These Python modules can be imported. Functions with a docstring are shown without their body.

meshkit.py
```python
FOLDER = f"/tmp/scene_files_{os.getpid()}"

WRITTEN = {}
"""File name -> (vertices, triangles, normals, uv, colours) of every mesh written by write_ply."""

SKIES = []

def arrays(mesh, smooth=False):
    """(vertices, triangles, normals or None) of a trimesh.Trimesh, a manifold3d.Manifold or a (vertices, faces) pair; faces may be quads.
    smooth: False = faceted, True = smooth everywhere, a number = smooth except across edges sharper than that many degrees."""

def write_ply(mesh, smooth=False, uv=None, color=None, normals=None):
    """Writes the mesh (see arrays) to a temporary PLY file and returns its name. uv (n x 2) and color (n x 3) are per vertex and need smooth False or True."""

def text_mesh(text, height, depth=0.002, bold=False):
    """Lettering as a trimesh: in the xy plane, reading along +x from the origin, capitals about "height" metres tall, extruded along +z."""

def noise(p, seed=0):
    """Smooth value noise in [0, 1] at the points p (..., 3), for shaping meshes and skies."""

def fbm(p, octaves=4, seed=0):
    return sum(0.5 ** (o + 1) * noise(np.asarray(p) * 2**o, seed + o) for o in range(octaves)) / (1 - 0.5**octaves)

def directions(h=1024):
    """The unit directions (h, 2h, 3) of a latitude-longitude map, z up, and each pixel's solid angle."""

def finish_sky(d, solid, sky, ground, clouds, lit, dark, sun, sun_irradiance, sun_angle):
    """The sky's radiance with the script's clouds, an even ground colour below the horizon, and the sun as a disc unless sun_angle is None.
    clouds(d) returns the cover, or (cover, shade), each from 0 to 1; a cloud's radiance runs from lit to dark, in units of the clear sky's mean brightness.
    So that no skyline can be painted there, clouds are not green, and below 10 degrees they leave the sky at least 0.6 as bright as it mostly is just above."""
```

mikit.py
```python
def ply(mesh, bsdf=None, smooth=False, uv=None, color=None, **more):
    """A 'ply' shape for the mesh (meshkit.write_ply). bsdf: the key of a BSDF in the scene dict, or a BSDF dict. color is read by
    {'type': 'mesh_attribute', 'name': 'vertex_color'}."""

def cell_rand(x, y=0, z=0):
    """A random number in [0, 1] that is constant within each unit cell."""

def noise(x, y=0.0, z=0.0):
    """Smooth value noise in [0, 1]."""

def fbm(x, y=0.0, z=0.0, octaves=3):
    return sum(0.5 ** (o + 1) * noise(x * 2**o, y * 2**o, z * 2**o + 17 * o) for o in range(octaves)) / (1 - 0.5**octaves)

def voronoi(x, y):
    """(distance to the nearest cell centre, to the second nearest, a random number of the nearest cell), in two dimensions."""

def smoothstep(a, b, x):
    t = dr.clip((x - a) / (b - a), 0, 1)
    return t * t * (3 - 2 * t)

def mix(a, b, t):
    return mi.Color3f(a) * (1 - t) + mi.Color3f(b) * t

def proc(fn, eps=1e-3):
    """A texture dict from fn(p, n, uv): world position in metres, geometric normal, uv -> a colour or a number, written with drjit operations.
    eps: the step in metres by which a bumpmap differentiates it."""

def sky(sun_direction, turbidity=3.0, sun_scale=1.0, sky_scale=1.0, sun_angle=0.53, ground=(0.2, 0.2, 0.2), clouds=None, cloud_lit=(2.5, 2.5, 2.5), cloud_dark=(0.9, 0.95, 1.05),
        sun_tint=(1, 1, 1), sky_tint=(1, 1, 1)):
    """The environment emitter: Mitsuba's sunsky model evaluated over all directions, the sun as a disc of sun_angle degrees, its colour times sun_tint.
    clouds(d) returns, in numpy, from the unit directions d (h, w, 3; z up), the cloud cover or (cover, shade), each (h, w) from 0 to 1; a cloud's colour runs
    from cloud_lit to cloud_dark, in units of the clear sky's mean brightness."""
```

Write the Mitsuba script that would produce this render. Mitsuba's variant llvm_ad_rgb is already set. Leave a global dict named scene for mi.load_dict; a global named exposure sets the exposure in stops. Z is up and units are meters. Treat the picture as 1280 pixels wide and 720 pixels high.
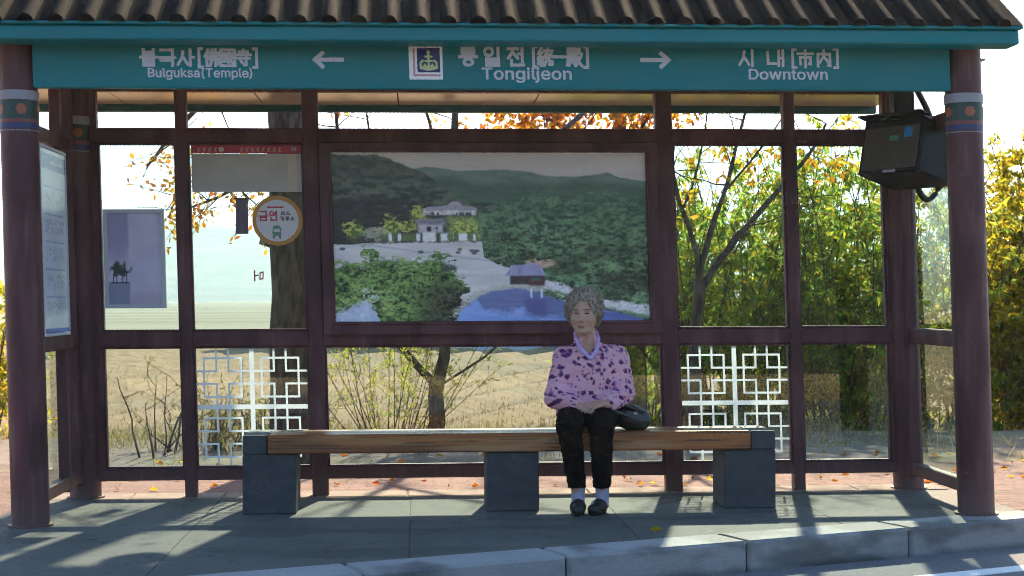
import math
import numpy as np, trimesh, drjit as dr, mitsuba as mi, mikit, meshkit
from mikit import noise, fbm, voronoi, cell_rand, smoothstep, mix, proc
from shapely.geometry import LineString, Polygon, Point, box as sbox
from shapely.ops import unary_union
from shapely import affinity
T = mi.ScalarTransform4f
rng = np.random.default_rng(7)
scene, labels = {}, {}

# ---------------------------------------------------------------- camera, sky, exposure
EYE = np.array([0, -8.64, 1.2])
F_PX = 1995.0
YAW, PITCH, ROLL = math.radians(3.415), math.radians(0.373), math.radians(0.25)
fwd = np.array([math.sin(YAW) * math.cos(PITCH), math.cos(YAW) * math.cos(PITCH), math.sin(PITCH)])
r0 = np.array([math.cos(YAW), -math.sin(YAW), 0])
u0 = np.cross(r0, fwd)
up = math.cos(ROLL) * u0 + math.sin(ROLL) * r0
scene['camera'] = {'type': 'perspective', 'fov': math.degrees(2 * math.atan(640 / F_PX)), 'fov_axis': 'x', 'near_clip': 0.1, 'far_clip': 4000.0,
                   'to_world': T().look_at(origin=EYE.tolist(), target=(EYE + fwd).tolist(), up=up.tolist())}
AZ, EL = math.radians(11.0), math.radians(35.0)
SUN = [math.sin(AZ) * math.cos(EL), math.cos(AZ) * math.cos(EL), math.sin(EL)]
scene['sky'] = mikit.sky(SUN, turbidity=3.0, sun_angle=1.2, sky_tint=(0.98, 1.0, 1.03))
exposure = 3.25

# ---------------------------------------------------------------- helpers
LEAN = 0.0256          # the old steel frame is slightly racked sideways


def lean(m):
    m = m.copy()
    m.vertices[:, 0] -= LEAN * m.vertices[:, 2]
    return m


def key(base):
    if base not in scene and base not in labels:
        return base
    n = 1
    while f'{base}_{n:03d}' in scene or f'{base}_{n:03d}' in labels:
        n += 1
    return f'{base}_{n:03d}'


def add(base, mesh, bsdf, parent=None, smooth=False, uv=None, color=None, kind=None):
    k = key((parent + '__' if parent else '') + base)
    scene[k] = mikit.ply(mesh, bsdf, smooth=smooth, uv=uv, color=color)
    if kind:
        labels[k] = {'kind': kind}
    return k


def thing(base, label, cat, group=None):
    k = key(base)
    labels[k] = {'label': label, 'category': cat}
    if group:
        labels[k]['group'] = group
    return k


def tag(k, label, cat=None, group=None, kind=None):
    d = labels.setdefault(k, {})
    d['label'] = label
    if cat: d['category'] = cat
    if group: d['group'] = group
    if kind: d['kind'] = kind
    return k


def bx(x0, x1, y0, y1, z0, z1, b=0.004):
    b = min(b, 0.45 * min(x1 - x0, y1 - y0, z1 - z0))
    P = []
    for x, sx in ((x0, 1), (x1, -1)):
        for y, sy in ((y0, 1), (y1, -1)):
            for z, sz in ((z0, 1), (z1, -1)):
                P += [(x + sx * b, y + sy * b, z), (x + sx * b, y, z + sz * b), (x, y + sy * b, z + sz * b)]
    return trimesh.convex.convex_hull(np.array(P))


def cat(ms):
    return trimesh.util.concatenate(ms)


def rect_xz(x0, x1, z0, z1, y):          # an upright sheet facing -y, with uv: u to the right, v down
    v = np.array([[x0, y, z0], [x1, y, z0], [x1, y, z1], [x0, y, z1]], float)
    return trimesh.Trimesh(v, [[0, 1, 2], [0, 2, 3]], process=False), np.array([[0, 1], [1, 1], [1, 0], [0, 0]], float)


def cyl(x, y, z0, z1, r, n=40, r1=None):
    r1 = r if r1 is None else r1
    a = np.arange(n) * 2 * np.pi / n
    lo = np.stack([x + r * np.cos(a), y + r * np.sin(a), np.full(n, z0)], 1)
    hi = np.stack([x + r1 * np.cos(a), y + r1 * np.sin(a), np.full(n, z1)], 1)
    i = np.arange(n); j = (i + 1) % n
    f = np.vstack([np.stack([i, j, j + n], 1), np.stack([i, j + n, i + n], 1), np.stack([i * 0 + 2 * n, j, i], 1), np.stack([i * 0 + 2 * n + 1, i + n, j + n], 1)])
    return trimesh.Trimesh(np.vstack([lo, hi, [[x, y, z0], [x, y, z1]]]), f, process=False)


def tube(pts, rad, n=7):
    p = np.asarray(pts, float)
    rad = np.broadcast_to(np.asarray(rad, float), (len(p),))
    t = np.gradient(p, axis=0)
    t /= np.linalg.norm(t, axis=1, keepdims=True) + 1e-12
    a = np.cross(t, np.where(np.abs(t[:, 2:]) < 0.9, [0, 0, 1.0], [1.0, 0, 0]))
    a /= np.linalg.norm(a, axis=1, keepdims=True) + 1e-12
    b = np.cross(t, a)
    ang = np.arange(n) * 2 * np.pi / n
    v = p[:, None] + rad[:, None, None] * (np.cos(ang)[None, :, None] * a[:, None] + np.sin(ang)[None, :, None] * b[:, None])
    i, j = np.meshgrid(np.arange(len(p) - 1), np.arange(n), indexing='ij')
    q = np.stack([i * n + j, i * n + (j + 1) % n, (i + 1) * n + (j + 1) % n, (i + 1) * n + j], -1).reshape(-1, 4)
    caps = [[0, k + 1, k] for k in range(1, n - 1)] + [[(len(p) - 1) * n, (len(p) - 1) * n + k, (len(p) - 1) * n + k + 1] for k in range(1, n - 1)]
    return trimesh.Trimesh(v.reshape(-1, 3), np.vstack([q[:, [0, 1, 2]], q[:, [0, 2, 3]], caps]), process=False)


def spline(pts, n=12):
    from scipy.interpolate import CubicSpline
    p = np.asarray(pts, float)
    s = np.r_[0, np.cumsum(np.linalg.norm(np.diff(p, axis=0), axis=1))]
    return CubicSpline(s, p)(np.linspace(0, s[-1], n))


def extr(shape, depth):
    gs = [g for g in getattr(shape, 'geoms', [shape]) if g.area > 1e-9]
    return cat([trimesh.creation.extrude_polygon(g, depth, engine='earcut') for g in gs])


def upright(m, x, y, z):                  # a mesh laid out in xy, stood up facing -y (its +z comes towards the road)
    m = m.copy()
    v = m.vertices.copy()
    m.vertices = np.stack([x + v[:, 0], y - v[:, 2], z + v[:, 1]], 1)
    return m


def rgb(r, g, b):                          # linear base colour
    return {'type': 'rgb', 'value': [r, g, b]}


def pr(col, rough=0.5, **k):
    c = col if isinstance(col, dict) else rgb(*col)
    return {'type': 'twosided', 'b': {'type': 'principled', 'base_color': c, 'roughness': rough, **k}}


# ---------------------------------------------------------------- materials
def f_steel(p, n, uv):
    k = fbm(p.x * 9, p.y * 9, p.z * 2.2, 4)
    c = mix((0.062, 0.020, 0.024), (0.115, 0.042, 0.046), smoothstep(.3, .7, k))
    drip = smoothstep(0.60, 0.78, noise(p.x * 55, p.y * 55, p.z * 2.5)) * smoothstep(.35, .6, k)
    c = mix(c, (0.15, 0.085, 0.08), 0.45 * drip)
    dust = smoothstep(0.40, 0.0, p.z + 0.22 * k)
    c = mix(c, (0.17, 0.115, 0.095), 0.65 * dust)
    chip = smoothstep(.80, .84, fbm(p.x * 46, p.y * 46, p.z * 38, 3))
    return mix(c, (0.20, 0.12, 0.10), .8 * chip)


scene['m_steel'] = pr(proc(f_steel), proc(lambda p, n, uv: 0.35 + 0.3 * fbm(p.x * 14, p.y * 14, p.z * 6, 3)), specular=0.3)
scene['m_teal'] = pr(proc(lambda p, n, uv: mix((0.0, 0.135, 0.155), (0.0, 0.185, 0.205), fbm(p.x * 1.5, p.y * 3, p.z * 7, 3))), 0.4, specular=0.25)
scene['m_teal_dark'] = pr((0.004, 0.06, 0.065), 0.45)
scene['m_letter'] = pr((0.50, 0.50, 0.56), 0.5)
scene['m_white'] = pr((0.78, 0.78, 0.78), 0.5)
scene['m_film'] = {'type': 'principledthin', 'base_color': rgb(0.82, 0.84, 0.84), 'roughness': 0.6, 'diff_trans': 0.75}
scene['m_navy'] = pr((0.012, 0.02, 0.12), 0.45)
scene['m_gold'] = pr((0.52, 0.54, 0.24), 0.45)
scene['m_pinkline'] = pr((0.55, 0.22, 0.26), 0.5)
scene['m_band_green'] = pr((0.014, 0.042, 0.032), 0.45)
scene['m_band_red'] = pr((0.16, 0.04, 0.04), 0.45)
scene['m_band_blue'] = pr((0.018, 0.028, 0.11), 0.45)
scene['m_band_grey'] = pr((0.25, 0.24, 0.27), 0.5)
scene['m_band_orange'] = pr((0.28, 0.075, 0.035), 0.45)
scene['m_black'] = pr((0.012, 0.012, 0.014), 0.4)
scene['m_soffit'] = {'type': 'roughplastic', 'diffuse_reflectance': proc(lambda p, n, uv: mix((0.42, 0.34, 0.25), (0.52, 0.43, 0.33), fbm(p.x * 2, p.y * 3, 0, 3))), 'alpha': 0.06}
scene['m_soffit'] = {'type': 'twosided', 'b': scene['m_soffit']}
scene['m_roof'] = pr(proc(lambda p, n, uv: mix((0.005, 0.005, 0.0055), (0.012, 0.012, 0.012), fbm(p.x * 5, p.y * 5, p.z * 5, 3))), 0.85, specular=0.05)


def f_wood(p, n, uv):
    g = fbm(p.x * 1.7, p.y * 60, p.z * 60, 4)
    r = noise(p.x * 3.1, p.y * 9, p.z * 9)
    c = mix((0.22, 0.062, 0.014), (0.40, 0.14, 0.036), g)
    c = mix(c, (0.12, 0.045, 0.02), 0.7 * smoothstep(0.55, 0.8, r))
    worn = smoothstep(0.5, 0.72, fbm(p.x * 2.3, p.y * 14, p.z * 22, 4))
    c = mix(c, (0.44, 0.25, 0.12), 0.55 * worn)
    return mix(c, (0.05, 0.03, 0.02), 0.8 * smoothstep(0.72, 0.80, noise(p.x * 3.7, p.y * 120, p.z * 120)))


scene['m_wood'] = {'type': 'bumpmap', 'scale': 1.0, 'tex': proc(lambda p, n, uv: 0.0012 * fbm(p.x * 2, p.y * 70, p.z * 70, 3), eps=2e-3), 'b': pr(proc(f_wood), 0.36, specular=0.4, clearcoat=0.4, clearcoat_gloss=0.7)}
scene['m_slate'] = {'type': 'bumpmap', 'scale': 1.0, 'tex': proc(lambda p, n, uv: 0.0015 * fbm(p.x * 60, p.y * 60, p.z * 60, 3), eps=2e-3),
                    'b': pr(proc(lambda p, n, uv: mix(mix((0.018, 0.022, 0.026), (0.062, 0.067, 0.074), fbm(p.x * 22, p.y * 22, p.z * 22, 4)), (0.11, 0.105, 0.10), 0.3 * smoothstep(.62, .72, fbm(p.x * 7, p.y * 7, p.z * 7, 4)) * smoothstep(.5, .6, noise(p.x * 90, p.y * 90, p.z * 90)) + .5 * smoothstep(.08, .0, p.z) * fbm(p.x * 12, p.y * 12, p.z * 12, 3))), 0.6)}
scene['m_glass'] = {'type': 'thindielectric', 'int_ior': 1.36, 'specular_transmittance': rgb(0.56, 0.72, 0.76)}
scene['m_glass_side'] = {'type': 'thindielectric', 'int_ior': 1.4, 'specular_transmittance': rgb(0.62, 0.80, 0.78)}


def f_concrete(p, n, uv):
    k = fbm(p.x * 2.1, p.y * 2.1, 3, 4)
    q = fbm(p.x * 26, p.y * 26, 1, 3)
    c = mix((0.055, 0.055, 0.051), (0.115, 0.112, 0.10), 0.6 * k + 0.4 * q)
    st = smoothstep(0.58, 0.72, fbm(p.x * 1.3 + 7, p.y * 3.0, 0, 4))
    c = mix(c, (0.045, 0.045, 0.043), 0.6 * st)
    gum = smoothstep(0.07, 0.04, voronoi(p.x * 3.2, p.y * 3.2)[0])
    cr = voronoi(p.x * 0.9 + .25 * q, p.y * 0.9 + .25 * q)
    c = mix(c, (0.03, 0.03, 0.03), .8 * smoothstep(.012, .004, cr[1] - cr[0]))
    return mix(c, (0.035, 0.035, 0.035), 0.7 * gum)


scene['m_concrete'] = {'type': 'bumpmap', 'scale': 1.0, 'tex': proc(lambda p, n, uv: 0.002 * fbm(p.x * 30, p.y * 30, 0, 4), eps=3e-3), 'b': pr(proc(f_concrete), 0.8)}
scene['m_kerb'] = {'type': 'bumpmap', 'scale': 1.0, 'tex': proc(lambda p, n, uv: 0.0015 * fbm(p.x * 70, p.y * 70, p.z * 70, 3), eps=3e-3),
                   'b': pr(proc(lambda p, n, uv: mix((0.20, 0.198, 0.195), (0.34, 0.335, 0.33), 0.5 * noise(p.x * 120, p.y * 120, p.z * 120) + 0.5 * fbm(p.x * 4, p.y * 4, p.z * 4, 3)) * (1 - .55 * smoothstep(.5, .72, fbm(p.x * 2.6, p.y * 2.6, p.z * 5, 4))) * (1 - .6 * smoothstep(-.09, -.15, p.z + .03 * noise(p.x * 9, p.y * 9)))), 0.75)}


def brick_cell(p):
    by = dr.floor(p.y / 0.11)
    bxx = p.x / 0.22 + 0.5 * (by - 2 * dr.floor(by / 2))
    fx, fy = bxx - dr.floor(bxx), p.y / 0.11 - by
    e = dr.minimum(dr.minimum(fx, 1 - fx) * 0.22, dr.minimum(fy, 1 - fy) * 0.11)
    return dr.floor(bxx), by, smoothstep(0.002, 0.006, e)


def f_paver(p, n, uv):
    cx, cy, j = brick_cell(p)
    t = cell_rand(cx, cy, 5)
    c = mix((0.125, 0.052, 0.042), (0.205, 0.098, 0.078), t)
    c = mix(c, (0.165, 0.115, 0.09), 0.55 * fbm(p.x * 1.6, p.y * 1.6, 0, 4))
    c = c * (0.75 + 0.5 * noise(p.x * 90, p.y * 90))
    return mix((0.13, 0.11, 0.09), c, j)


scene['m_paver'] = {'type': 'bumpmap', 'scale': 1.0, 'tex': proc(lambda p, n, uv: 0.004 * brick_cell(p)[2] + 0.003 * cell_rand(brick_cell(p)[0], brick_cell(p)[1], 9), eps=2e-3), 'b': pr(proc(f_paver), 0.85)}
scene['m_border'] = pr(proc(lambda p, n, uv: mix((0.16, 0.13, 0.10), (0.25, 0.21, 0.165), fbm(p.x * 7, p.y * 7, 0, 4))), 0.85)


def f_asphalt(p, n, uv):
    g = noise(p.x * 130, p.y * 130)
    c = mix((0.075, 0.076, 0.080), (0.16, 0.16, 0.165), g * 0.7 + 0.3 * fbm(p.x * 2, p.y * 2, 0, 3))
    return c


scene['m_asphalt'] = pr(proc(f_asphalt), 0.85)
scene['m_paint'] = pr((0.7, 0.7, 0.68), 0.7)


def f_verge(p, n, uv):
    k = fbm(p.x * 1.2, p.y * 1.2, 0, 4)
    q = fbm(p.x * 14, p.y * 14, 0, 3)
    c = mix((0.16, 0.108, 0.085), (0.27, 0.21, 0.165), q)
    return mix(c, (0.20, 0.19, 0.08), 0.5 * smoothstep(0.5, 0.7, k))


scene['m_verge'] = pr(proc(f_verge), 0.95)


def f_field(p, n, uv):
    k = fbm(p.x * 0.35, p.y * 0.35, 0, 4)
    q = fbm(p.x * 5, p.y * 5, 0, 4)
    c = mix((0.22, 0.125, 0.05), (0.41, 0.265, 0.13), q)
    c = mix(c, (0.19, 0.15, 0.08), 0.5 * smoothstep(0.5, 0.7, k))
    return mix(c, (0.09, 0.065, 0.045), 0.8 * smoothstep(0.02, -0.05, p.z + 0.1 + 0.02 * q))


scene['m_field'] = pr(proc(f_field), 0.95)
scene['m_land'] = pr(proc(lambda p, n, uv: mix((0.20, 0.17, 0.09), (0.38, 0.32, 0.18), fbm(p.x * 0.03, p.y * 0.12, 0, 4))), 0.95)
scene['m_hill'] = pr(proc(lambda p, n, uv: mix((0.10, 0.13, 0.12), (0.17, 0.20, 0.18), fbm(p.x * 0.04, p.y * 0.04, p.z * 0.3, 3))), 0.95)


def bark(c0, c1):
    def f(p, n, uv):
        k = fbm(p.x * 34, p.y * 34, p.z * 7, 4)
        return mix(c0, c1, smoothstep(0.3, 0.7, k))
    return {'type': 'bumpmap', 'scale': 1.0, 'tex': proc(lambda p, n, uv: 0.012 * fbm(p.x * 34, p.y * 34, p.z * 7, 4), eps=3e-3), 'b': pr(proc(f), 0.9)}


scene['m_bark'] = bark((0.035, 0.025, 0.019), (0.135, 0.092, 0.068))
scene['m_twig'] = pr((0.075, 0.052, 0.035), 0.8)
scene['m_leaf'] = {'type': 'principledthin', 'base_color': {'type': 'mesh_attribute', 'name': 'vertex_color'}, 'roughness': 0.55, 'diff_trans': 1.6}
scene['m_straw'] = {'type': 'principledthin', 'base_color': {'type': 'mesh_attribute', 'name': 'vertex_color'}, 'roughness': 0.7, 'diff_trans': 0.7}

# ---------------------------------------------------------------- ground
v = np.array([[-1500, -60, -0.17], [1500, -60, -0.17], [1500, 2480, -0.17], [-1500, 2480, -0.17]], float)
k = add('ground', trimesh.Trimesh(v, [[0, 1, 2], [0, 2, 3]], process=False), 'm_land', kind='structure')
tag(k, 'flat dry farmland reaching to the horizon behind the shelter')

KT = np.array([0.9274, 0.3740]); KN = np.array([0.3740, -0.9274])     # along the kerb; towards the road
K0 = np.array([1.27, -0.71])


def kp(s, d):
    return K0 + s * KT + d * KN


road = Polygon([kp(-60, 0.2), kp(60, 0.2), kp(60, 9.5), kp(-60, 9.5)])
m = extr(road, 0.01); m.apply_translation([0, 0, -0.16])
k = add('road', m, 'm_asphalt', kind='structure'); tag(k, 'dark grey asphalt road in front of the bus stop')
m = extr(Polygon([kp(-60, 0.75), kp(60, 0.75), kp(60, 0.87), kp(-60, 0.87)]), 0.004); m.apply_translation([0, 0, -0.1495])
add('edge_line', m, 'm_paint', 'road')

PAD = Polygon([(-2.32, 1.10), (-2.32, K0[1] + (-2.32 - K0[0]) * KT[1] / KT[0]), (3.36, K0[1] + (3.36 - K0[0]) * KT[1] / KT[0]), (3.36, 1.10)])
pave = Polygon([kp(-16, 0), kp(13, 0), (13, 2.66), (-15, 2.66)])
m = extr(pave, 0.15); m.apply_translation([0, 0, -0.156])
k = add('pavement', m, 'm_paver', kind='structure'); tag(k, 'pinkish brick pavement around and behind the shelter')
k = tag(key('shelter_floor'), 'stained dark grey concrete floor slabs under the shelter', kind='structure')
xs = [-2.32, -1.18, -0.04, 1.10, 2.24, 3.36]
for x0_, x1_ in zip(xs[:-1], xs[1:]):
    for y0_, y1_ in ((-4, 0.02), (0.02, 1.1)):
        q = PAD.intersection(sbox(x0_, y0_, x1_, y1_)).buffer(-0.002)
        m = extr(q, 0.159 + 0.0016 * rng.random()); m.apply_translation([0, 0, -0.16])
        add('floor_slab', m, 'm_concrete', 'shelter_floor')
# pale border stones behind the slab
x = -2.3
while x < 3.3:
    add('border_stone', bx(x, x + 0.552, 1.105, 1.385, -0.1, 0.001 + 0.003 * rng.random(), 0.006), 'm_border', 'pavement')
    x += 0.56
# granite kerb, stone by stone
k = tag(key('kerb'), 'pale granite kerb running askew past the front of the shelter', kind='structure')
ang = math.degrees(math.atan2(KT[1], KT[0]))
for i in range(-11, 10):
    s0 = i * 1.0 + 0.27
    b = bx(0, 0.99, -0.28, 0, -0.17, 0.002 + 0.003 * rng.random(), 0.014)
    b.apply_transform(trimesh.transformations.rotation_matrix(math.radians(ang), [0, 0, 1]))
    c = kp(s0, 0); b.apply_translation([c[0], c[1], 0])
    add('kerb_stone', b, 'm_kerb', 'kerb')


def sheet(x0, x1, y0, y1, nx, ny, zf):
    X, Y = np.meshgrid(np.linspace(x0, x1, nx), np.linspace(y0, y1, ny))
    V = np.stack([X, Y, zf(X, Y)], -1).reshape(-1, 3)
    i, j = np.meshgrid(np.arange(nx - 1), np.arange(ny - 1))
    a = (j * nx + i).ravel()
    return trimesh.Trimesh(V, np.vstack([np.stack([a, a + 1, a + nx + 1], 1), np.stack([a, a + nx + 1, a + nx], 1)]), process=False)


def z_verge(X, Y):
    P = np.stack([X * 1.3, Y * 1.3, X * 0], -1)
    edge = np.clip((Y - 2.66) / 0.4, 0, 1)
    drop = np.clip((Y - 5.2) / 1.2, 0, 1)
    return -0.02 + edge * 0.07 * meshkit.fbm(P, 4, 3) - 0.12 * drop


k = add('verge', sheet(-16, 16, 2.662, 6.6, 240, 60, z_verge), 'm_verge', smooth=True, kind='structure')
tag(k, 'pale dry soil verge between the pavement and the field')
FD = np.array([0.31, 0.95])               # the furrows run away to the right


def z_field(X, Y):
    a = X * -FD[1] + Y * FD[0]
    w = 0.16 * meshkit.fbm(np.stack([X * 0.8, Y * 0.8, X * 0], -1), 3, 5)
    ridge = 0.5 + 0.5 * np.cos((a + w) * 2 * np.pi / 0.95)
    return -0.15 + 0.11 * ridge * np.clip((Y - 6.0) / 1.5, 0, 1) + 0.04 * meshkit.fbm(np.stack([X * 3, Y * 3, X * 0], -1), 3, 8)


k = add('field', sheet(-30, 34, 6.2, 46, 420, 330, z_field), 'm_field', smooth=True, kind='structure')
tag(k, 'tan harvested field with low furrows behind the shelter')


def z_hill(X, Y):
    h = meshkit.fbm(np.stack([X * 0.004, Y * 0.006, X * 0], -1), 5, 11)
    rise = np.clip((Y - 1150) / 350, 0, 1)
    side = 0.35 + 0.65 / (1 + np.exp((X - 150) / 120))
    return -3 + np.sin(rise * np.pi / 2) * side * (42 + 55 * h)


k = add('hills', sheet(-1200, 1480, 1150, 1520, 300, 30, z_hill), 'm_hill', smooth=True, kind='structure')
tag(k, 'far hazy hills along the horizon')
scene['haze_air'] = {'type': 'homogeneous', 'albedo': {'type': 'rgb', 'value': [0.80, 0.92, 0.97]}, 'sigma_t': 0.0004, 'phase': {'type': 'hg', 'g': 0.55}}
scene['haze'] = {'type': 'cube', 'to_world': T().translate([0, 1220, 59.5]).scale([1520, 1290, 61.5]), 'bsdf': {'type': 'null'}, 'interior': {'type': 'ref', 'id': 'haze_air'}}


def z_wood(X, Y):
    return -0.2 + np.clip((-17 - Y) / 40, 0, 1) ** 0.8 * 6 + np.clip((-18 - Y) / 3, 0, 1) * 3.5 * meshkit.fbm(np.stack([X * 0.35, Y * 0.35, X * 0], -1), 4, 31)


scene['m_wooded'] = pr(proc(lambda p, n, uv: mix((0.018, 0.026, 0.018), (0.05, 0.062, 0.035), fbm(p.x * 0.9, p.y * 0.9, p.z * 0.9, 4))), 0.95)
k = add('wooded_hillside', sheet(-75, 75, -58, -17, 260, 90, z_wood), 'm_wooded', smooth=True, kind='structure')
tag(k, 'dark wooded hillside across the road, behind the viewer')
labels['haze'] = {'label': 'thin bright haze over the far fields', 'kind': 'stuff'}
scene['camera']['medium'] = {'type': 'ref', 'id': 'haze_air'}

# ---------------------------------------------------------------- leaves, stems, trees


def leaf_mesh(C, D, L, Wd, cols, fold=0.25):
    n = len(C)
    D = D / (np.linalg.norm(D, axis=1, keepdims=True) + 1e-9)
    R = rng.normal(size=(n, 3))
    S = np.cross(D, R); S /= np.linalg.norm(S, axis=1, keepdims=True) + 1e-9
    N = np.cross(S, D)
    L = np.broadcast_to(L, n)[:, None]; Wd = np.broadcast_to(Wd, n)[:, None]
    V = np.stack([C, C + D * L * 0.45 + S * Wd * 0.5 + N * Wd * fold, C + D * L, C + D * L * 0.45 - S * Wd * 0.5 + N * Wd * fold], 1).reshape(-1, 3)
    b = np.arange(n)[:, None] * 4
    Fc = np.vstack([b + [0, 1, 2], b + [0, 2, 3]])
    return trimesh.Trimesh(V, Fc, process=False), np.repeat(cols, 4, axis=0)


def pick(pal, n, jit=0.18):
    pal = np.array(pal, float)
    c = pal[rng.integers(0, len(pal), n)]
    return np.clip(c * (1 + jit * rng.normal(size=(n, 1))) * (1 + 0.06 * rng.normal(size=(n, 3))), 0.004, 0.9)


def wander(p0, d, length, n=7, wob=0.12, lift=0.0):
    p, d = np.array(p0, float), np.array(d, float) / np.linalg.norm(d)
    out = [p.copy()]
    for _ in range(n - 1):
        d = d + wob * rng.normal(size=3) + [0, 0, lift]
        d /= np.linalg.norm(d)
        p = p + d * length / (n - 1)
        out.append(p.copy())
    return np.array(out)


GREENS = [(0.27, 0.42, 0.05), (0.40, 0.50, 0.05), (0.54, 0.52, 0.05), (0.16, 0.30, 0.05), (0.62, 0.48, 0.05), (0.33, 0.46, 0.10)]
YELLOW = [(0.46, 0.41, 0.02), (0.54, 0.44, 0.02), (0.34, 0.34, 0.02), (0.24, 0.26, 0.02), (0.56, 0.40, 0.03)]
ORANGE = [(0.55, 0.24, 0.02), (0.60, 0.30, 0.03), (0.48, 0.15, 0.02), (0.62, 0.38, 0.04), (0.40, 0.12, 0.02)]


def shrub(base, x, y, h, spread, stems, leaves, pal, label, category, group=None, ll=(0.05, 0.10), ww=0.018, droop=0.5, low=0.05, z0=-0.05, dens=0.8, out=0.35, sr=1.0, wob=0.09, per=14):
    t = thing(base, label, category, group)
    tubes, C, D = [], [], []
    for i in range(stems):
        a = rng.random() * 2 * np.pi
        r = spread * 0.35 * math.sqrt(rng.random())
        hh = h * (0.55 + 0.5 * rng.random())
        p = wander([x + r * math.cos(a), y + r * math.sin(a), z0], [out * math.cos(a) * (0.3 + rng.random()), out * math.sin(a) * (0.3 + rng.random()), 1], hh, 9, wob)
        tubes.append(tube(p, sr * np.linspace(0.011, 0.003, 9) * (0.7 + 0.6 * rng.random()), 5))
        for _ in range(max(1, leaves // stems // per)):
            t0 = low + (1 - low) * rng.random() ** dens
            q = p[int(t0 * 8)]
            tw = wander(q, [rng.normal(), rng.normal(), 0.5 + rng.random()], 0.18 + 0.35 * rng.random(), 6, 0.25, -0.12 * droop)
            tubes.append(tube(tw, sr * np.linspace(0.0035, 0.0012, 6), 3))
            m_ = per
            s = rng.random(m_) * 4.999
            i0 = s.astype(int)
            pos = tw[i0] + (tw[i0 + 1] - tw[i0]) * (s - i0)[:, None]
            C.append(pos)
            D.append(rng.normal(size=(m_, 3)) * 0.6 + (tw[i0 + 1] - tw[i0]) * 6 + [0, 0, -droop])
    C, D = np.vstack(C), np.vstack(D)
    add('stems', cat(tubes), 'm_twig', t, kind='stuff')
    n = len(C)
    lm, col = leaf_mesh(C, D, rng.uniform(*ll, n), ww * rng.uniform(0.7, 1.3, n), pick(pal, n))
    add('foliage', lm, 'm_leaf', t, color=col)
    return t


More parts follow.
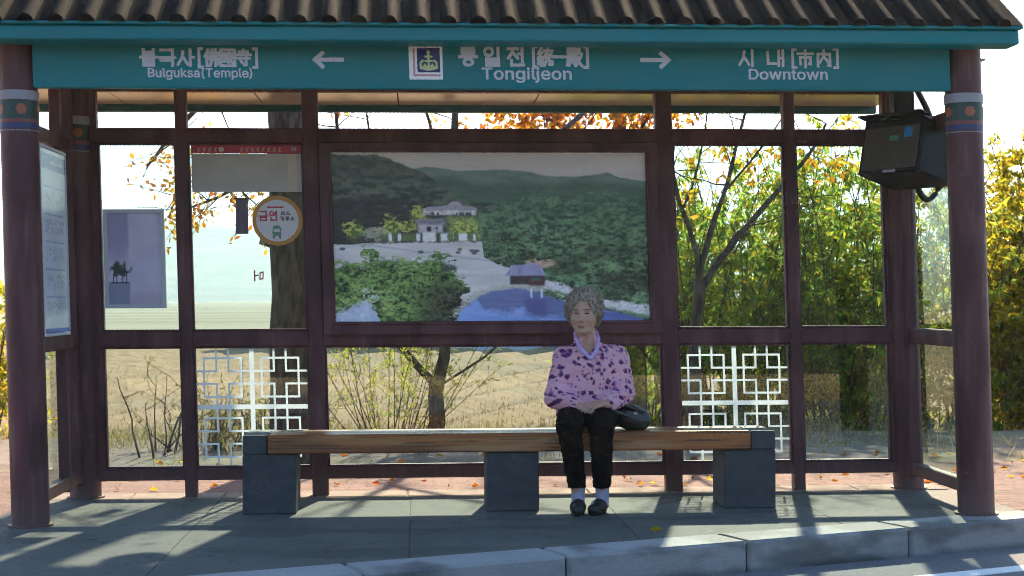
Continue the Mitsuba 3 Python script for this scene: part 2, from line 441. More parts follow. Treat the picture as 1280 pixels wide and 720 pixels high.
def tree(base, label, limbs, clusters, pal, ll=(0.05, 0.09), ww=0.035, bark_key='m_bark', twigs=60, group=None, trunk_sides=18):
    """limbs: (points, r0, r1), the first is the trunk; clusters: (centre, radii, leaves)"""
    t = thing(base, label, 'tree', group)
    tubes, ends = [], []
    for i, (pts, ra, rb) in enumerate(limbs):
        n = 14
        p = spline(pts, n)
        p[1:-1] += rng.normal(size=(n - 2, 3)) * min(ra, 0.04) * 0.18
        r = np.linspace(ra, rb, n) * (1 + 0.05 * rng.normal(size=n))
        if i == 0:
            r[0] *= 1.2; r[1] *= 1.05
            add('trunk', tube(p, r, trunk_sides), bark_key, t, smooth=50)
        else:
            add('limb', tube(p, r, 10), bark_key, t, smooth=50); ends.append((p, r))
    for _ in range(twigs):
        if not ends: break
        p, r = ends[rng.integers(len(ends))]
        j = rng.integers(4, 14)
        tw = wander(p[j], rng.normal(size=3) + [0, 0, 0.6], 0.25 + 0.45 * rng.random(), 6, 0.2)
        tubes.append(tube(tw, np.linspace(min(r[j] * 0.5, 0.007), 0.002, 6), 4))
    C = []
    for c, rad, n in clusters:
        c, rad = np.array(c, float), np.array(rad, float)
        k_ = max(3, n // 16)
        cc = c + rng.normal(size=(k_, 3)) * rad * 0.55
        for q in cc:
            d = rng.normal(size=3) + [0, 0, 0.2]
            tw = wander(q, d, 0.22 + 0.2 * rng.random(), 5, 0.2)
            tubes.append(tube(tw, np.linspace(0.004, 0.0015, 5), 3))
            s = rng.integers(0, 5, 16)
            C.append(tw[s] + rng.normal(size=(16, 3)) * 0.035)
    if tubes: add('twigs', cat(tubes), 'm_twig', t, kind='stuff')
    if C:
        C = np.vstack(C); n = len(C)
        lm, col = leaf_mesh(C, rng.normal(size=(n, 3)) + [0, 0, -0.7], rng.uniform(*ll, n), ww * rng.uniform(0.7, 1.3, n), pick(pal, n))
        add('crown', lm, 'm_leaf', t, color=col)
    return t


# thick trunk behind the second bay, its low boughs hang over the two left panes
tree('roadside_tree', 'thick brown tree trunk rising close behind the pane with the red banner sheet', [
    ([(-0.90, 2.95, -0.06), (-0.905, 2.95, 1.0), (-0.93, 2.96, 2.5), (-0.95, 3.0, 4.2)], 0.165, 0.12),
    ([(-0.93, 2.96, 2.75), (-1.3, 3.05, 2.75), (-1.7, 3.15, 2.5), (-2.0, 3.2, 2.1)], 0.035, 0.008),
    ([(-0.93, 2.96, 2.45), (-1.15, 3.0, 2.15), (-1.45, 3.1, 1.95), (-1.75, 3.2, 1.86)], 0.022, 0.006),
    ([(-0.95, 3.0, 3.6), (-1.6, 3.3, 4.2), (-2.4, 3.6, 4.6)], 0.05, 0.02),
    ([(-0.95, 3.0, 3.9), (-0.3, 3.4, 4.6), (0.4, 3.8, 5.0)], 0.05, 0.02)],
    [((-1.70, 3.15, 2.05), (0.20, 0.22, 0.20), 170), ((-1.66, 3.1, 1.87), (0.20, 0.2, 0.05), 150), ((-1.25, 3.1, 1.93), (0.24, 0.2, 0.07), 130), ((-1.55, 3.2, 2.35), (0.2, 0.2, 0.12), 40), ((-1.5, 3.6, 4.6), (0.9, 0.7, 0.4), 250)], ORANGE + [(0.66, 0.42, 0.05)], ll=(0.04, 0.07), ww=0.032, twigs=20, trunk_sides=26)
# forked cherry in the middle
tree('cherry_tree', 'small forked tree left of the seated person, behind the middle bay', [
    ([(0.150, 4.0, -0.05), (0.150, 4.0, 0.3), (0.155, 4.0, 0.56)], 0.070, 0.062),
    ([(0.155, 4.0, 0.50), (0.215, 3.99, 0.83), (0.26, 4.0, 1.6), (0.305, 4.02, 2.62), (0.42, 4.1, 3.6)], 0.050, 0.020),
    ([(0.145, 4.0, 0.52), (-0.13, 3.95, 0.83), (-0.45, 3.9, 1.5), (-0.62, 3.9, 2.6), (-0.7, 3.9, 3.2)], 0.034, 0.010),
    ([(0.19, 4.0, 0.52), (0.42, 4.0, 0.66), (0.62, 4.02, 0.80), (0.9, 4.1, 1.3), (1.1, 4.2, 2.0), (1.5, 4.3, 2.75)], 0.011, 0.005),
    ([(0.26, 4.0, 1.6), (0.8, 4.1, 2.2), (1.5, 4.3, 2.8), (2.2, 4.4, 3.2)], 0.035, 0.012),
    ([(0.28, 4.0, 2.0), (0.1, 4.0, 2.6), (0.0, 4.0, 3.3)], 0.018, 0.008),
    ([(-0.45, 3.9, 1.5), (-0.35, 3.9, 2.3), (-0.5, 3.9, 3.1)], 0.014, 0.006)],
    [((-0.55, 3.9, 2.9), (0.15, 0.2, 0.15), 24)], ORANGE, twigs=44)
tree('orange_tree', 'thin tree with bright orange leaves above the picture, its stem beside the seated person', [
    ([(2.26, 7.6, -0.15), (2.25, 7.6, 1.0), (2.2, 7.6, 2.2), (2.0, 7.6, 3.4)], 0.075, 0.05),
    ([(2.2, 7.6, 2.1), (1.8, 7.5, 2.7), (1.3, 7.5, 3.05), (0.8, 7.5, 3.3)], 0.035, 0.010),
    ([(2.15, 7.6, 2.6), (2.4, 7.6, 3.1), (2.7, 7.6, 3.5)], 0.028, 0.010),
    ([(2.0, 7.6, 3.3), (1.7, 7.6, 4.0), (1.5, 7.6, 4.5)], 0.035, 0.012)],
    [((1.5, 7.5, 3.05), (0.75, 0.5, 0.22), 900), ((2.25, 7.5, 3.0), (0.35, 0.4, 0.2), 300), ((1.0, 7.5, 3.3), (0.6, 0.4, 0.3), 300), ((2.25, 7.0, 1.0), (0.18, 0.2, 0.25), 160), ((1.7, 7.6, 3.9), (0.9, 0.6, 0.4), 400)], ORANGE, ll=(0.06, 0.10), ww=0.05, twigs=40)
# forked tree on the right
tree('forked_tree', 'slim forked tree with yellow leaves in front of the green thicket on the right', [
    ([(2.20, 4.0, -0.05), (2.21, 4.0, 0.6), (2.235, 4.0, 1.0), (2.25, 4.0, 1.33)], 0.062, 0.045),
    ([(2.245, 4.0, 1.25), (2.55, 4.0, 1.66), (2.80, 4.0, 1.95), (2.98, 4.0, 2.14), (3.3, 4.05, 2.6)], 0.036, 0.010),
    ([(2.245, 4.0, 1.30), (2.22, 4.0, 1.6), (2.12, 4.0, 1.90), (2.03, 4.0, 2.3), (1.95, 4.0, 2.8)], 0.026, 0.008),
    ([(2.25, 4.0, 1.33), (2.36, 4.0, 1.75), (2.46, 4.0, 2.05), (2.56, 4.0, 2.43), (2.75, 4.0, 3.0)], 0.026, 0.008),
    ([(2.12, 4.0, 1.90), (2.26, 4.0, 2.3), (2.33, 4.0, 2.75)], 0.012, 0.005),
    ([(2.46, 4.0, 2.05), (2.8, 4.0, 2.45), (3.0, 4.0, 2.75)], 0.012, 0.005)],
    [((2.12, 4.0, 2.02), (0.18, 0.15, 0.09), 90), ((2.72, 4.0, 2.28), (0.35, 0.2, 0.15), 150), ((3.35, 4.1, 2.35), (0.22, 0.2, 0.2), 120), ((2.2, 4.0, 2.75), (0.3, 0.2, 0.15), 70)],
    [(0.62, 0.36, 0.02), (0.66, 0.44, 0.03), (0.55, 0.24, 0.02), (0.5, 0.4, 0.03)], twigs=40)

# the thicket on the right, plant by plant
GT = 'tall green shrubs of the thicket behind the right bays'
for i, (x, y, h, sp, lv, pal, lab) in enumerate([
    (2.30, 7.0, 2.7, 1.0, 4200, GREENS, 'leftmost tall shrub of the thicket, seen beside the seated person'),
    (2.95, 6.6, 3.0, 1.1, 5200, GREENS, 'bright green shrub behind the right white lattice'),
    (3.55, 7.4, 3.3, 1.1, 4600, GREENS, 'tall thin shrub behind the slim forked tree, sky showing through'),
    (4.05, 6.3, 2.8, 1.2, 6200, GREENS, 'dense shrub behind the pane right of the right lattice'),
    (4.55, 7.2, 3.2, 1.1, 5200, GREENS, 'tall shrub behind the hanging display'),
    (5.15, 6.5, 3.0, 1.2, 5600, YELLOW[:3] + GREENS, 'shrub of the thicket beside the right rear column'),
    (2.6, 8.6, 3.0, 1.2, 3000, GREENS, 'rearmost thin shrub of the thicket at its left side'),
    (3.9, 9.0, 3.5, 1.3, 3400, GREENS, 'rearmost tall shrub in the middle of the thicket')]):
    shrub('green_shrub', x, y, h, sp, 28, int(lv * (2.2 if y < 8 else 1.3)), pal, lab, 'shrub', GT, ll=(0.06, 0.12), ww=0.028, droop=0.8, dens=0.95, per=30)
for x, y, h, sp, lv, lab in [(6.05, 6.6, 3.1, 1.1, 8200, 'tall yellow green shrub just right of the right front column'), (6.75, 6.3, 2.9, 1.0, 7000, 'yellow green shrub at the right edge of the picture'), (6.4, 7.8, 3.5, 1.0, 4500, 'tallest yellow shrub behind the others at the right edge')]:
    shrub('yellow_shrub', x, y, h, sp, 44, int(lv * 2.6), YELLOW, lab, 'shrub', 'yellow green shrubs at the right edge', ll=(0.05, 0.09), ww=0.034, droop=0.2, dens=1.0, per=26)
shrub('yellow_shrub', -4.05, 6.0, 1.55, 1.3, 24, 4200, YELLOW, 'low yellow green shrub at the left edge of the picture', 'shrub', ll=(0.05, 0.09), ww=0.03, droop=0.2)
# multi-stem shrub with thin leaves in the middle bay
shrub('broom_shrub', -0.20, 3.9, 1.2, 0.7, 30, 2200, [(0.44, 0.42, 0.06), (0.34, 0.36, 0.05), (0.50, 0.40, 0.08)], 'sparse many stemmed shrub fanning out left of the forked tree', 'shrub', ll=(0.03, 0.06), ww=0.012, droop=-0.3, low=0.3, z0=-0.02, out=0.75, sr=0.5, wob=0.04)
shrub('dry_shrub', -2.03, 3.75, 0.95, 0.7, 7, 60, [(0.3, 0.2, 0.08)], 'nearly bare dark twigs behind the lower left pane', 'shrub', ll=(0.02, 0.04), ww=0.012, low=0.4, z0=-0.02, out=0.6)
shrub('weed_clump', -1.75, 4.3, 0.45, 0.9, 16, 700, [(0.25, 0.20, 0.06), (0.18, 0.17, 0.04)], 'low weed clump at the foot of the bare twigs', 'plant', ll=(0.04, 0.08), ww=0.014, low=0.1, z0=-0.02, out=0.7)
shrub('weed_clump', -1.1, 4.4, 0.5, 0.9, 16, 900, [(0.22, 0.21, 0.05), (0.14, 0.16, 0.03)], 'low weed clump behind the left white lattice', 'plant', ll=(0.04, 0.08), ww=0.014, low=0.1, z0=-0.02, out=0.7)

# dry grass on the verge
n = 16000
gx, gy = rng.uniform(-7, 9, n), 2.75 + 3.6 * rng.random(n) ** 0.75
keep = meshkit.fbm(np.stack([gx * 0.9, gy * 0.9, gx * 0], -1), 3, 21) > (0.50 + 0.12 * (gy < 3.6))
gx, gy = gx[keep], gy[keep]
gz = z_verge(gx, gy)
lm, col = leaf_mesh(np.stack([gx, gy, gz - 0.005], 1), rng.normal(size=(len(gx), 3)) * 0.45 + [0, 0, 1], rng.uniform(0.05, 0.20, len(gx)), 0.008, pick([(0.46, 0.37, 0.19), (0.36, 0.28, 0.13), (0.24, 0.23, 0.08)], len(gx)))
k = add('dry_grass', lm, 'm_straw', color=col); tag(k, 'dry straw coloured grass on the verge behind the shelter', kind='stuff')
# stubble on the field
n = 15000
gy = 6.4 + 16 * rng.random(n) ** 1.3; gx = rng.uniform(-0.5, 0.62, n) * (gy + 8.64)
gz = z_field(gx, gy)
lm, col = leaf_mesh(np.stack([gx, gy, gz - 0.005], 1), rng.normal(size=(n, 3)) * 0.4 + [0, 0, 1], rng.uniform(0.03, 0.08, n), 0.012, pick([(0.36, 0.26, 0.13), (0.29, 0.20, 0.09), (0.21, 0.15, 0.07)], n))
k = add('stubble', lm, 'm_straw', color=col); tag(k, 'short tan stubble left standing on the field', kind='stuff')
# fallen leaves on the pavement
n = 260
lx, ly = rng.uniform(-4.5, 6.5, n), rng.uniform(1.45, 3.4, n)
lm, col = leaf_mesh(np.stack([lx, ly, np.where(ly > 2.66, z_verge(lx, ly), 0.0) + 0.006], 1), np.stack([rng.normal(size=n), rng.normal(size=n), 0.08 * rng.random(n)], 1), 0.06, 0.04, pick(ORANGE, n))
lm.vertices[:, 2] = np.maximum(lm.vertices[:, 2], np.where(lm.vertices[:, 1] > 2.66, lm.vertices[:, 2], -0.002))
k = add('leaf_litter', lm, 'm_leaf', color=col); tag(k, 'scattered fallen leaves on the brick pavement behind the shelter', kind='stuff')
lm, col = leaf_mesh(np.array([[1.185, -0.50, 0.012]]), np.array([[0.7, -0.3, 0.05]]), 0.075, 0.05, np.array([[0.62, 0.46, 0.04]]))
lm.vertices[:, 2] = np.clip(lm.vertices[:, 2], 0.004, 0.03)
k = add('fallen_leaf', lm, 'm_leaf', color=col); tag(k, 'single yellow leaf lying on the shelter floor in front of the bench', 'leaf')

# far greenhouse, house and bush whose feet show under the picture
t = thing('greenhouse', 'white tunnel greenhouse far off across the field', 'greenhouse')
a = np.linspace(0, np.pi, 17)
prof = np.stack([3.0 * np.cos(a), 2.4 * np.sin(a)], 1)
m = trimesh.creation.extrude_polygon(Polygon(prof), 14, engine='earcut')
vv = m.vertices; m.vertices = np.stack([3.6 + vv[:, 2] * 0.35 + vv[:, 0], 31.0 + vv[:, 2], vv[:, 1] - 0.15], 1)
scene['m_vinyl'] = pr((0.66, 0.67, 0.70), 0.35)
add('cover', m, 'm_vinyl', t, smooth=35)
add('door', bx(3.1, 4.1, 30.93, 30.99, -0.15, 1.8), 'm_band_grey', t)
for zz in (0.4, 1.0):
    add('rail', bx(0.9, 3.05, 30.94, 30.99, zz, zz + 0.05), 'm_band_grey', t)
t = thing('farm_house', 'pinkish farm house far off across the field', 'house')
scene['m_render'] = pr((0.46, 0.34, 0.32), 0.8)
add('wall', bx(-3.6, 1.6, 33, 38, -0.2, 2.6, 0.02), 'm_render', t)
r_ = trimesh.creation.extrude_polygon(Polygon([(-3.3, 0), (3.3, 0), (0, 1.5)]), 6.0, engine='earcut')
vv = r_.vertices; r_.vertices = np.stack([-4.0 + vv[:, 2], 35.5 + vv[:, 0], 2.61 + vv[:, 1]], 1); r_.invert()
add('roof', r_, 'm_roof', t)
add('door', bx(-0.4, 0.5, 32.95, 32.995, -0.18, 1.85), 'm_band_red', t)
for x in (-2.8, -1.6):
    w_ = add('window', bx(x, x + 0.9, 32.95, 32.995, 0.8, 1.8), 'm_white', t)
    add('pane', bx(x + 0.06, x + 0.84, 32.935, 32.948, 0.86, 1.74), 'm_black', w_)
shrub('green_shrub', 4.9, 25.5, 2.0, 2.6, 14, 1600, GREENS[:2] + GREENS[3:4], 'distant dark green bush at the far edge of the field', 'shrub', ll=(0.10, 0.18), ww=0.09, droop=0.2, z0=-0.15)

# ---------------------------------------------------------------- the shelter
SH = thing('bus_shelter', 'maroon steel bus shelter with teal sign band, glass walls and dark roof', 'bus shelter')


def sadd(base, mesh, bsdf, parent=SH, **k_):
    return add(base, lean(mesh), bsdf, parent, **k_)


BX = [(-2.055, 0.0), (3.075, 0.0), (-2.01, 1.2), (3.072, 1.2)]
for i, (x, y) in enumerate(BX):
    R = 0.099 if y == 0 else 0.094
    c = sadd('column', cyl(x, y, 0, 2.60, R, 48), 'm_steel', smooth=40)
    sadd('base_plate', cyl(x, y, -0.001, 0.012, R + 0.018, 40), 'm_steel', c, smooth=40)
    e = 0.0022
    for z0, z1, mt in ((2.262, 2.312, 'm_band_grey'), (2.164, 2.260, 'm_band_green'), (2.142, 2.162, 'm_band_red'), (2.112, 2.140, 'm_band_blue'), (2.098, 2.109, 'm_band_grey')):
        if mt == 'm_band_grey' and z0 < 2.2:
            sadd('painted_band', cyl(x, y, z0, z0 + 0.004, R + e, 48), mt, c, smooth=40)
            continue
        sadd('painted_band', cyl(x, y, z0, z1, R + e + (0.004 if z0 > 2.25 else 0), 48), mt, c, smooth=40)
    # flower medallions round the green band
    for ph in np.radians([-90, -18, 54, 126, 198]) + (0.35 if i % 2 == 0 else 0.0):
        ctr = np.array([x + (R + 0.0022) * math.cos(ph), y + (R + 0.0022) * math.sin(ph), 2.212])
        fl = unary_union([Point(0.016 * math.cos(q), 0.016 * math.sin(q)).buffer(0.0135, 5) for q in np.arange(6) * np.pi / 3] + [Point(0, 0).buffer(0.012)])
        g = extr(fl, 0.003)
        vv = g.vertices
        th = ph + vv[:, 0] / (R + 0.0022)
        rr = R + 0.0016 + vv[:, 2]
        g.vertices = np.stack([x + rr * np.cos(th), y + rr * np.sin(th), 2.212 + vv[:, 1]], 1)
        sadd('flower_medallion', g, 'm_band_orange', c)

MUL = {'A': (-1.408, -1.338), 'B': (-0.639, -0.541), 'C': (1.536, 1.640), 'D': (2.339, 2.410)}
XL, XR = -1.93, 2.985
YW0, YW1 = 1.155, 1.245
for a, b in MUL.values():
    sadd('mullion', bx(a, b, YW0, YW1, 0.0, 2.498, 0.006), 'm_steel')
edges = [XL] + [q for ab in MUL.values() for q in ab] + [XR]
bays = [(edges[i], edges[i + 1]) for i in range(0, len(edges), 2)]
for a, b in bays:
    for z0, z1 in ((0.103, 0.176), (0.914, 1.008), (2.155, 2.246)):
        sadd('rail', bx(a - 0.004, b + 0.004, YW0 + 0.006, YW1 - 0.006, z0, z1, 0.005), 'm_steel')
for (a, b) in [(XL - 0.02, XL + 0.05), (XR - 0.02, XR + 0.035)]:
    sadd('jamb', bx(a, b, YW0 + 0.01, YW1 - 0.01, 0.1, 2.49, 0.005), 'm_steel')
sadd('header_beam', bx(XL - 0.02, XR + 0.02, YW0 + 0.01, YW1 - 0.01, 2.47, 2.4985, 0.004), 'm_steel')


def pane(a, b, z0, z1, y=1.2, mat='m_glass'):
    m_, uv_ = rect_xz(a, b, z0, z1, y)
    return sadd('glass_pane', m_, mat)


lower, beads = [], []
for i, (a, b) in enumerate(bays):
    if i == 0: a += 0.05
    if i == 4: b -= 0.02
    lower.append((pane(a, b, 0.176, 0.914), a, b))
    if i != 2: pane(a, b, 1.008, 2.155)
    # glazing beads round the panes
    zs = [(0.176, 0.914)] + ([(1.008, 2.155)] if i != 2 else [])
    for z0, z1 in zs:
        bd = cat([bx(a, a + 0.012, 1.178, 1.222, z0, z1, 0.002), bx(b - 0.012, b, 1.178, 1.222, z0, z1, 0.002), bx(a + 0.013, b - 0.013, 1.178, 1.222, z0, z0 + 0.012, 0.002), bx(a + 0.013, b - 0.013, 1.178, 1.222, z1 - 0.012, z1, 0.002)])
        sadd('glazing_bead', bd, 'm_steel')


# white lattice ornaments on two of the lower panes
def lattice(w, h):
    t_, tk = 0.0125, 0.028
    L = [sbox(w / 2 - tk / 2, 0, w / 2 + tk / 2, h), sbox(0, h / 2 - tk / 2, w, h / 2 + tk / 2)]
    qw, qh = w / 2 - tk / 2, h / 2 - tk / 2

    def seg(x0, y0, x1, y1): L.append(LineString([(x0, y0), (x1, y1)]).buffer(t_ / 2, cap_style=3))
    for ox in (0, w / 2 + tk / 2):
        for oy in (0, h / 2 + tk / 2):
            A, B, C_, D_ = 0.14, 0.84, 0.375, 0.605
            X = lambda q: ox + q * qw
            Y = lambda q: oy + q * qh
            for q in (A, B):
                seg(X(q), Y(A), X(q), Y(B)); seg(X(A), Y(q), X(B), Y(q))
            for q in (C_, D_):
                seg(X(q), Y(0.01), X(q), Y(C_)); seg(X(q), Y(D_), X(q), Y(0.99))
                seg(X(0.01), Y(q), X(C_), Y(q)); seg(X(D_), Y(q), X(0.99), Y(q))
    g = extr(unary_union(L), 0.004)
    return trimesh.Trimesh(g.vertices, g.faces[g.face_normals[:, 2] > 0.5], process=False)


for i in (1, 3):
    k, a, b = lower[i]
    sadd('lattice', upright(lattice(b - a - 0.03, 0.714 - 0.01), a + 0.015, 1.198, 0.193), 'm_film', k)

# side walls
for x, nm in ((-2.035, 'l'), (3.074, 'r')):
    y0, y1 = 0.105, 1.10
    for z0, z1 in ((0.103, 0.176), (0.914, 1.008), (2.085 if nm == 'l' else 2.155, 2.16 if nm == 'l' else 2.246)):
        sadd('rail', bx(x - 0.03, x + 0.03, y0 - 0.01, y1 + 0.01, z0, z1, 0.005), 'm_steel')
    sadd('side_post', bx(x - 0.032, x + 0.032, 1.04, 1.10, 0.09, 2.49, 0.005), 'm_steel')
    if nm == 'l':
        sadd('side_post', bx(x - 0.031, x + 0.031, 0.735, 0.80, 0.09, 2.49, 0.005), 'm_steel')
    for z0, z1 in ((0.176, 0.914), (1.008, 2.08 if nm == 'l' else 2.155)):
        v = np.array([[x, y0, z0], [x, y1, z0], [x, y1, z1], [x, y0, z1]], float)
        sadd('side_glass', trimesh.Trimesh(v, [[0, 1, 2], [0, 2, 3]], process=False), 'm_glass_side')

# roof: glossy ceiling, eave box, sign band, tiled slope
ceil = []
x = -2.75
while x < 2.5:
    sadd('ceiling_panel', bx(x, x + 0.894, -0.025, 2.075, 2.50, 2.512, 0.002), 'm_soffit')
    x += 0.9
sadd('ceiling_panel', bx(2.65, 3.2, -0.025, 2.075, 2.50, 2.512, 0.002), 'm_soffit')
sadd('eave_board', bx(-2.9, 3.285, -0.30, -0.115, 2.545, 2.622, 0.008), 'm_teal')
sadd('drip_edge', bx(-2.92, 3.30, -0.325, -0.10, 2.624, 2.640, 0.004), 'm_teal')
sadd('rear_fascia', bx(-2.9, 3.2, 2.08, 2.13, 2.452, 2.62, 0.006), 'm_teal_dark')
SIGN = sadd('sign_band', bx(-1.958, 2.976, -0.088, -0.03, 2.324, 2.585, 0.004), 'm_teal')
labels[SIGN] = {'label': 'teal sign band with white lettering along the front of the roof'}
RP = math.radians(31)
ridge_y, z_e = 0.75, 2.642


def rz(y): return z_e + (y + 0.325) * math.tan(RP)


front = trimesh.Trimesh(np.array([[-2.92, -0.325, z_e], [3.30, -0.325, z_e], [3.30, ridge_y, rz(ridge_y)], [-2.92, ridge_y, rz(ridge_y)],
                                  [-2.92, 2.12, z_e], [3.30, 2.12, z_e]], float), [[0, 1, 2], [0, 2, 3], [3, 2, 5], [3, 5, 4], [0, 3, 4], [1, 5, 2], [0, 4, 5], [0, 5, 1]], process=False)
ROOF = sadd('roof', front, 'm_roof')
x = -2.86
ns = 0
while x < 3.28:
    a = np.linspace(0, np.pi, 8)
    pr_ = np.stack([x + 0.042 * np.cos(a), 0.042 * np.sin(a)], 1)
    nrm = np.array([-math.sin(RP), math.cos(RP)])
    lo, hi = [], []
    for q in pr_:
        lo.append([q[0], -0.34 + nrm[0] * q[1], z_e - 0.008 + nrm[1] * q[1]])
        hi.append([q[0], ridge_y + nrm[0] * q[1], rz(ridge_y) + nrm[1] * q[1]])
    n_ = 8
    fcs = [[i, i + 1, n_ + i + 1] for i in range(n_ - 1)] + [[i, n_ + i + 1, n_ + i] for i in range(n_ - 1)] + [[0, i + 1, i] for i in range(1, n_ - 1)]
    rb = trimesh.Trimesh(np.array(lo + hi), fcs, process=False)
    sadd('tile_rib', rb, 'm_roof', ROOF, smooth=40)
    x += 0.155

# ---- lettering of the sign band: strokes in a unit cell, y up
HAN = {
    'ㅂ': [[(0, 1), (0, 0), (1, 0), (1, 1)], [(0, .5), (1, .5)]], 'ㄱ': [[(0, 1), (1, 1), (1, 0)]], 'ㄴ': [[(0, 1), (0, 0), (1, 0)]],
    'ㄹ': [[(0, 1), (1, 1), (1, .5), (0, .5), (0, 0), (1, 0)]], 'ㅅ': [[(.5, 1), (.42, .55), (0, 0)], [(.47, .62), (1, 0)]],
    'ㅌ': [[(1, 1), (0, 1), (0, 0), (1, 0)], [(0, .5), (1, .5)]], 'ㅇ': [[(.5 + .5 * math.cos(q), .5 + .5 * math.sin(q)) for q in np.linspace(0, 2 * np.pi, 17)]],
    'ㅈ': [[(0, 1), (1, 1)], [(.5, 1), (.42, .55), (0, 0)], [(.47, .62), (1, 0)]], 'ㅁ': [[(0, 0), (0, 1), (1, 1), (1, 0), (0, 0)]],
}


def jamo(c, x0, y0, x1, y1):
    return [[(x0 + q[0] * (x1 - x0), y0 + q[1] * (y1 - y0)) for q in s] for s in HAN[c]]


GLYPH = {
    '불': jamo('ㅂ', .18, .68, .82, 1) + [[(0, .52), (1, .52)], [(.5, .52), (.5, .40)]] + jamo('ㄹ', .18, 0, .82, .36),
    '국': jamo('ㄱ', .12, .62, .85, .98) + [[(0, .5), (1, .5)], [(.5, .5), (.5, .34)]] + jamo('ㄱ', .12, 0, .85, .32),
    '사': jamo('ㅅ', .02, .08, .62, .88) + [[(.78, 1), (.78, 0)], [(.78, .52), (.98, .52)]],
    '통': jamo('ㅌ', .16, .66, .84, 1) + [[(.5, .64), (.5, .50)], [(0, .48), (1, .48)]] + jamo('ㅇ', .25, 0, .75, .36),
    '일': jamo('ㅇ', .05, .55, .52, 1) + [[(.84, 1), (.84, .46)]] + jamo('ㄹ', .15, 0, .86, .36),
    '전': jamo('ㅈ', .02, .42, .56, .95) + [[(.84, 1), (.84, .24)], [(.62, .66), (.84, .66)]] + jamo('ㄴ', .2, .02, .9, .28),
    '시': jamo('ㅅ', .05, .08, .64, .9) + [[(.85, 1), (.85, 0)]],
    '내': jamo('ㄴ', .05, .15, .5, .88) + [[(.66, .96), (.66, .04)], [(.9, 1), (.9, 0)], [(.66, .5), (.9, .5)]],
    '금': jamo('ㄱ', .12, .62, .85, .98) + [[(0, .48), (1, .48)]] + jamo('ㅁ', .15, 0, .85, .32),
    '연': jamo('ㅇ', .04, .5, .5, .96) + [[(.84, 1), (.84, .24)], [(.52, .82), (.84, .82)], [(.52, .62), (.84, .62)]] + jamo('ㄴ', .2, .02, .9, .28),
    '정': jamo('ㅈ', .02, .45, .56, .95) + [[(.84, 1), (.84, .38)], [(.62, .68), (.84, .68)]] + jamo('ㅇ', .3, 0, .85, .34),
    '류': jamo('ㄹ', .15, .5, .85, 1) + [[(0, .34), (1, .34)], [(.35, .34), (.35, 0)], [(.65, .34), (.65, 0)]],
    '소': jamo('ㅅ', .1, .42, .9, 1) + [[(.5, .4), (.5, .16)], [(0, .14), (1, .14)]],
    '버': jamo('ㅂ', .05, .12, .5, .88) + [[(.85, 1), (.85, 0)], [(.5, .5), (.85, .5)]],
    '스': jamo('ㅅ', .1, .34, .9, .98) + [[(0, .12), (1, .12)]],
    '佛': [[(.24, 1), (.02, .58)], [(.14, .76), (.14, 0)], [(.34, .82), (.92, .82), (.92, .62), (.36, .62), (.36, .42), (.96, .42), (.9, .12)], [(.52, 1), (.52, .4), (.36, 0)], [(.76, 1), (.76, 0)]],
    '國': [[(0, 1), (0, 0), (1, 0), (1, 1), (0, 1)], [(.16, .76), (.86, .76)], [(.22, .6), (.22, .42), (.46, .42), (.46, .6), (.22, .6)], [(.16, .26), (.5, .30)], [(.6, .9), (.68, .35), (.86, .16)], [(.84, .56), (.56, .2)]],
    '寺': [[(.2, .88), (.8, .88)], [(.5, 1), (.5, .7)], [(.02, .7), (.98, .7)], [(.08, .48), (.92, .48)], [(.68, .62), (.68, .06), (.55, .06)], [(.3, .32), (.4, .2)]],
    '統': [[(.26, 1), (.06, .72), (.28, .72), (.04, .44), (.38, .46)], [(.2, .44), (.2, 0)], [(.06, .3), (.02, .1)], [(.32, .3), (.38, .14)], [(.7, 1), (.7, .86)], [(.46, .84), (1, .84)], [(.66, .82), (.52, .58), (.92, .62)], [(.6, .5), (.58, .25), (.44, 0)], [(.8, .5), (.8, .06), (1, .06), (1, .2)]],
    '一': [[(0, .5), (1, .5)]],
    '殿': [[(.08, .96), (.52, .96), (.52, .78), (.08, .78)], [(.08, .96), (.08, .5), (0, .04)], [(.14, .6), (.54, .6)], [(.24, .74), (.24, .32)], [(.44, .74), (.44, .32)], [(.1, .32), (.56, .32)], [(.24, .24), (.12, .02)], [(.42, .24), (.54, .04)], [(.66, .94), (.64, .6)], [(.66, .94), (.86, .94), (.86, .68), (1, .66)], [(.62, .46), (.92, .46), (.6, 0)], [(.68, .34), (1, 0)]],
    '市': [[(.5, 1), (.5, .86)], [(.02, .8), (.98, .8)], [(.16, .14), (.16, .56), (.84, .56), (.84, .12), (.74, .14)], [(.5, .8), (.5, -.05)]],
    '內': [[(.1, 0), (.1, .78), (.9, .78), (.9, .02), (.8, .04)], [(.5, 1), (.5, .66), (.24, .26)], [(.5, .62), (.76, .28)]],
    '[': [[(.75, 1.08), (.4, 1.08), (.4, -.1), (.75, -.1)]], ']': [[(.25, 1.08), (.6, 1.08), (.6, -.1), (.25, -.1)]],
}


def text_han(s, h, adv, w=None, stroke=0.016, depth=0.003, widths=None):
    w = w or h * 0.92
    out, x_ = [], 0.0
    for i, ch in enumerate(s):
        cw, ca = (widths[i] if widths else (w, adv))
        if ch != ' ':
            for st in GLYPH[ch]:
                out.append(LineString([(x_ + q[0] * cw, q[1] * h) for q in st]).buffer(stroke / 2, cap_style=3, join_style=2))
        x_ += ca
    return extr(unary_union(out), depth)


YS = -0.0875                                                            # just in front of the sign band


def letters(m_, x, z, mat='m_letter', name='lettering', label=None):
    k_ = sadd(name, upright(m_, x, YS, z), mat, SIGN)
    if label: labels[k_] = {'label': label}


def fit(m_, w):
    b = m_.bounds
    m_ = m_.copy(); m_.vertices[:, 0] = (m_.vertices[:, 0] - b[0, 0]) * w / (b[1, 0] - b[0, 0])
    return m_


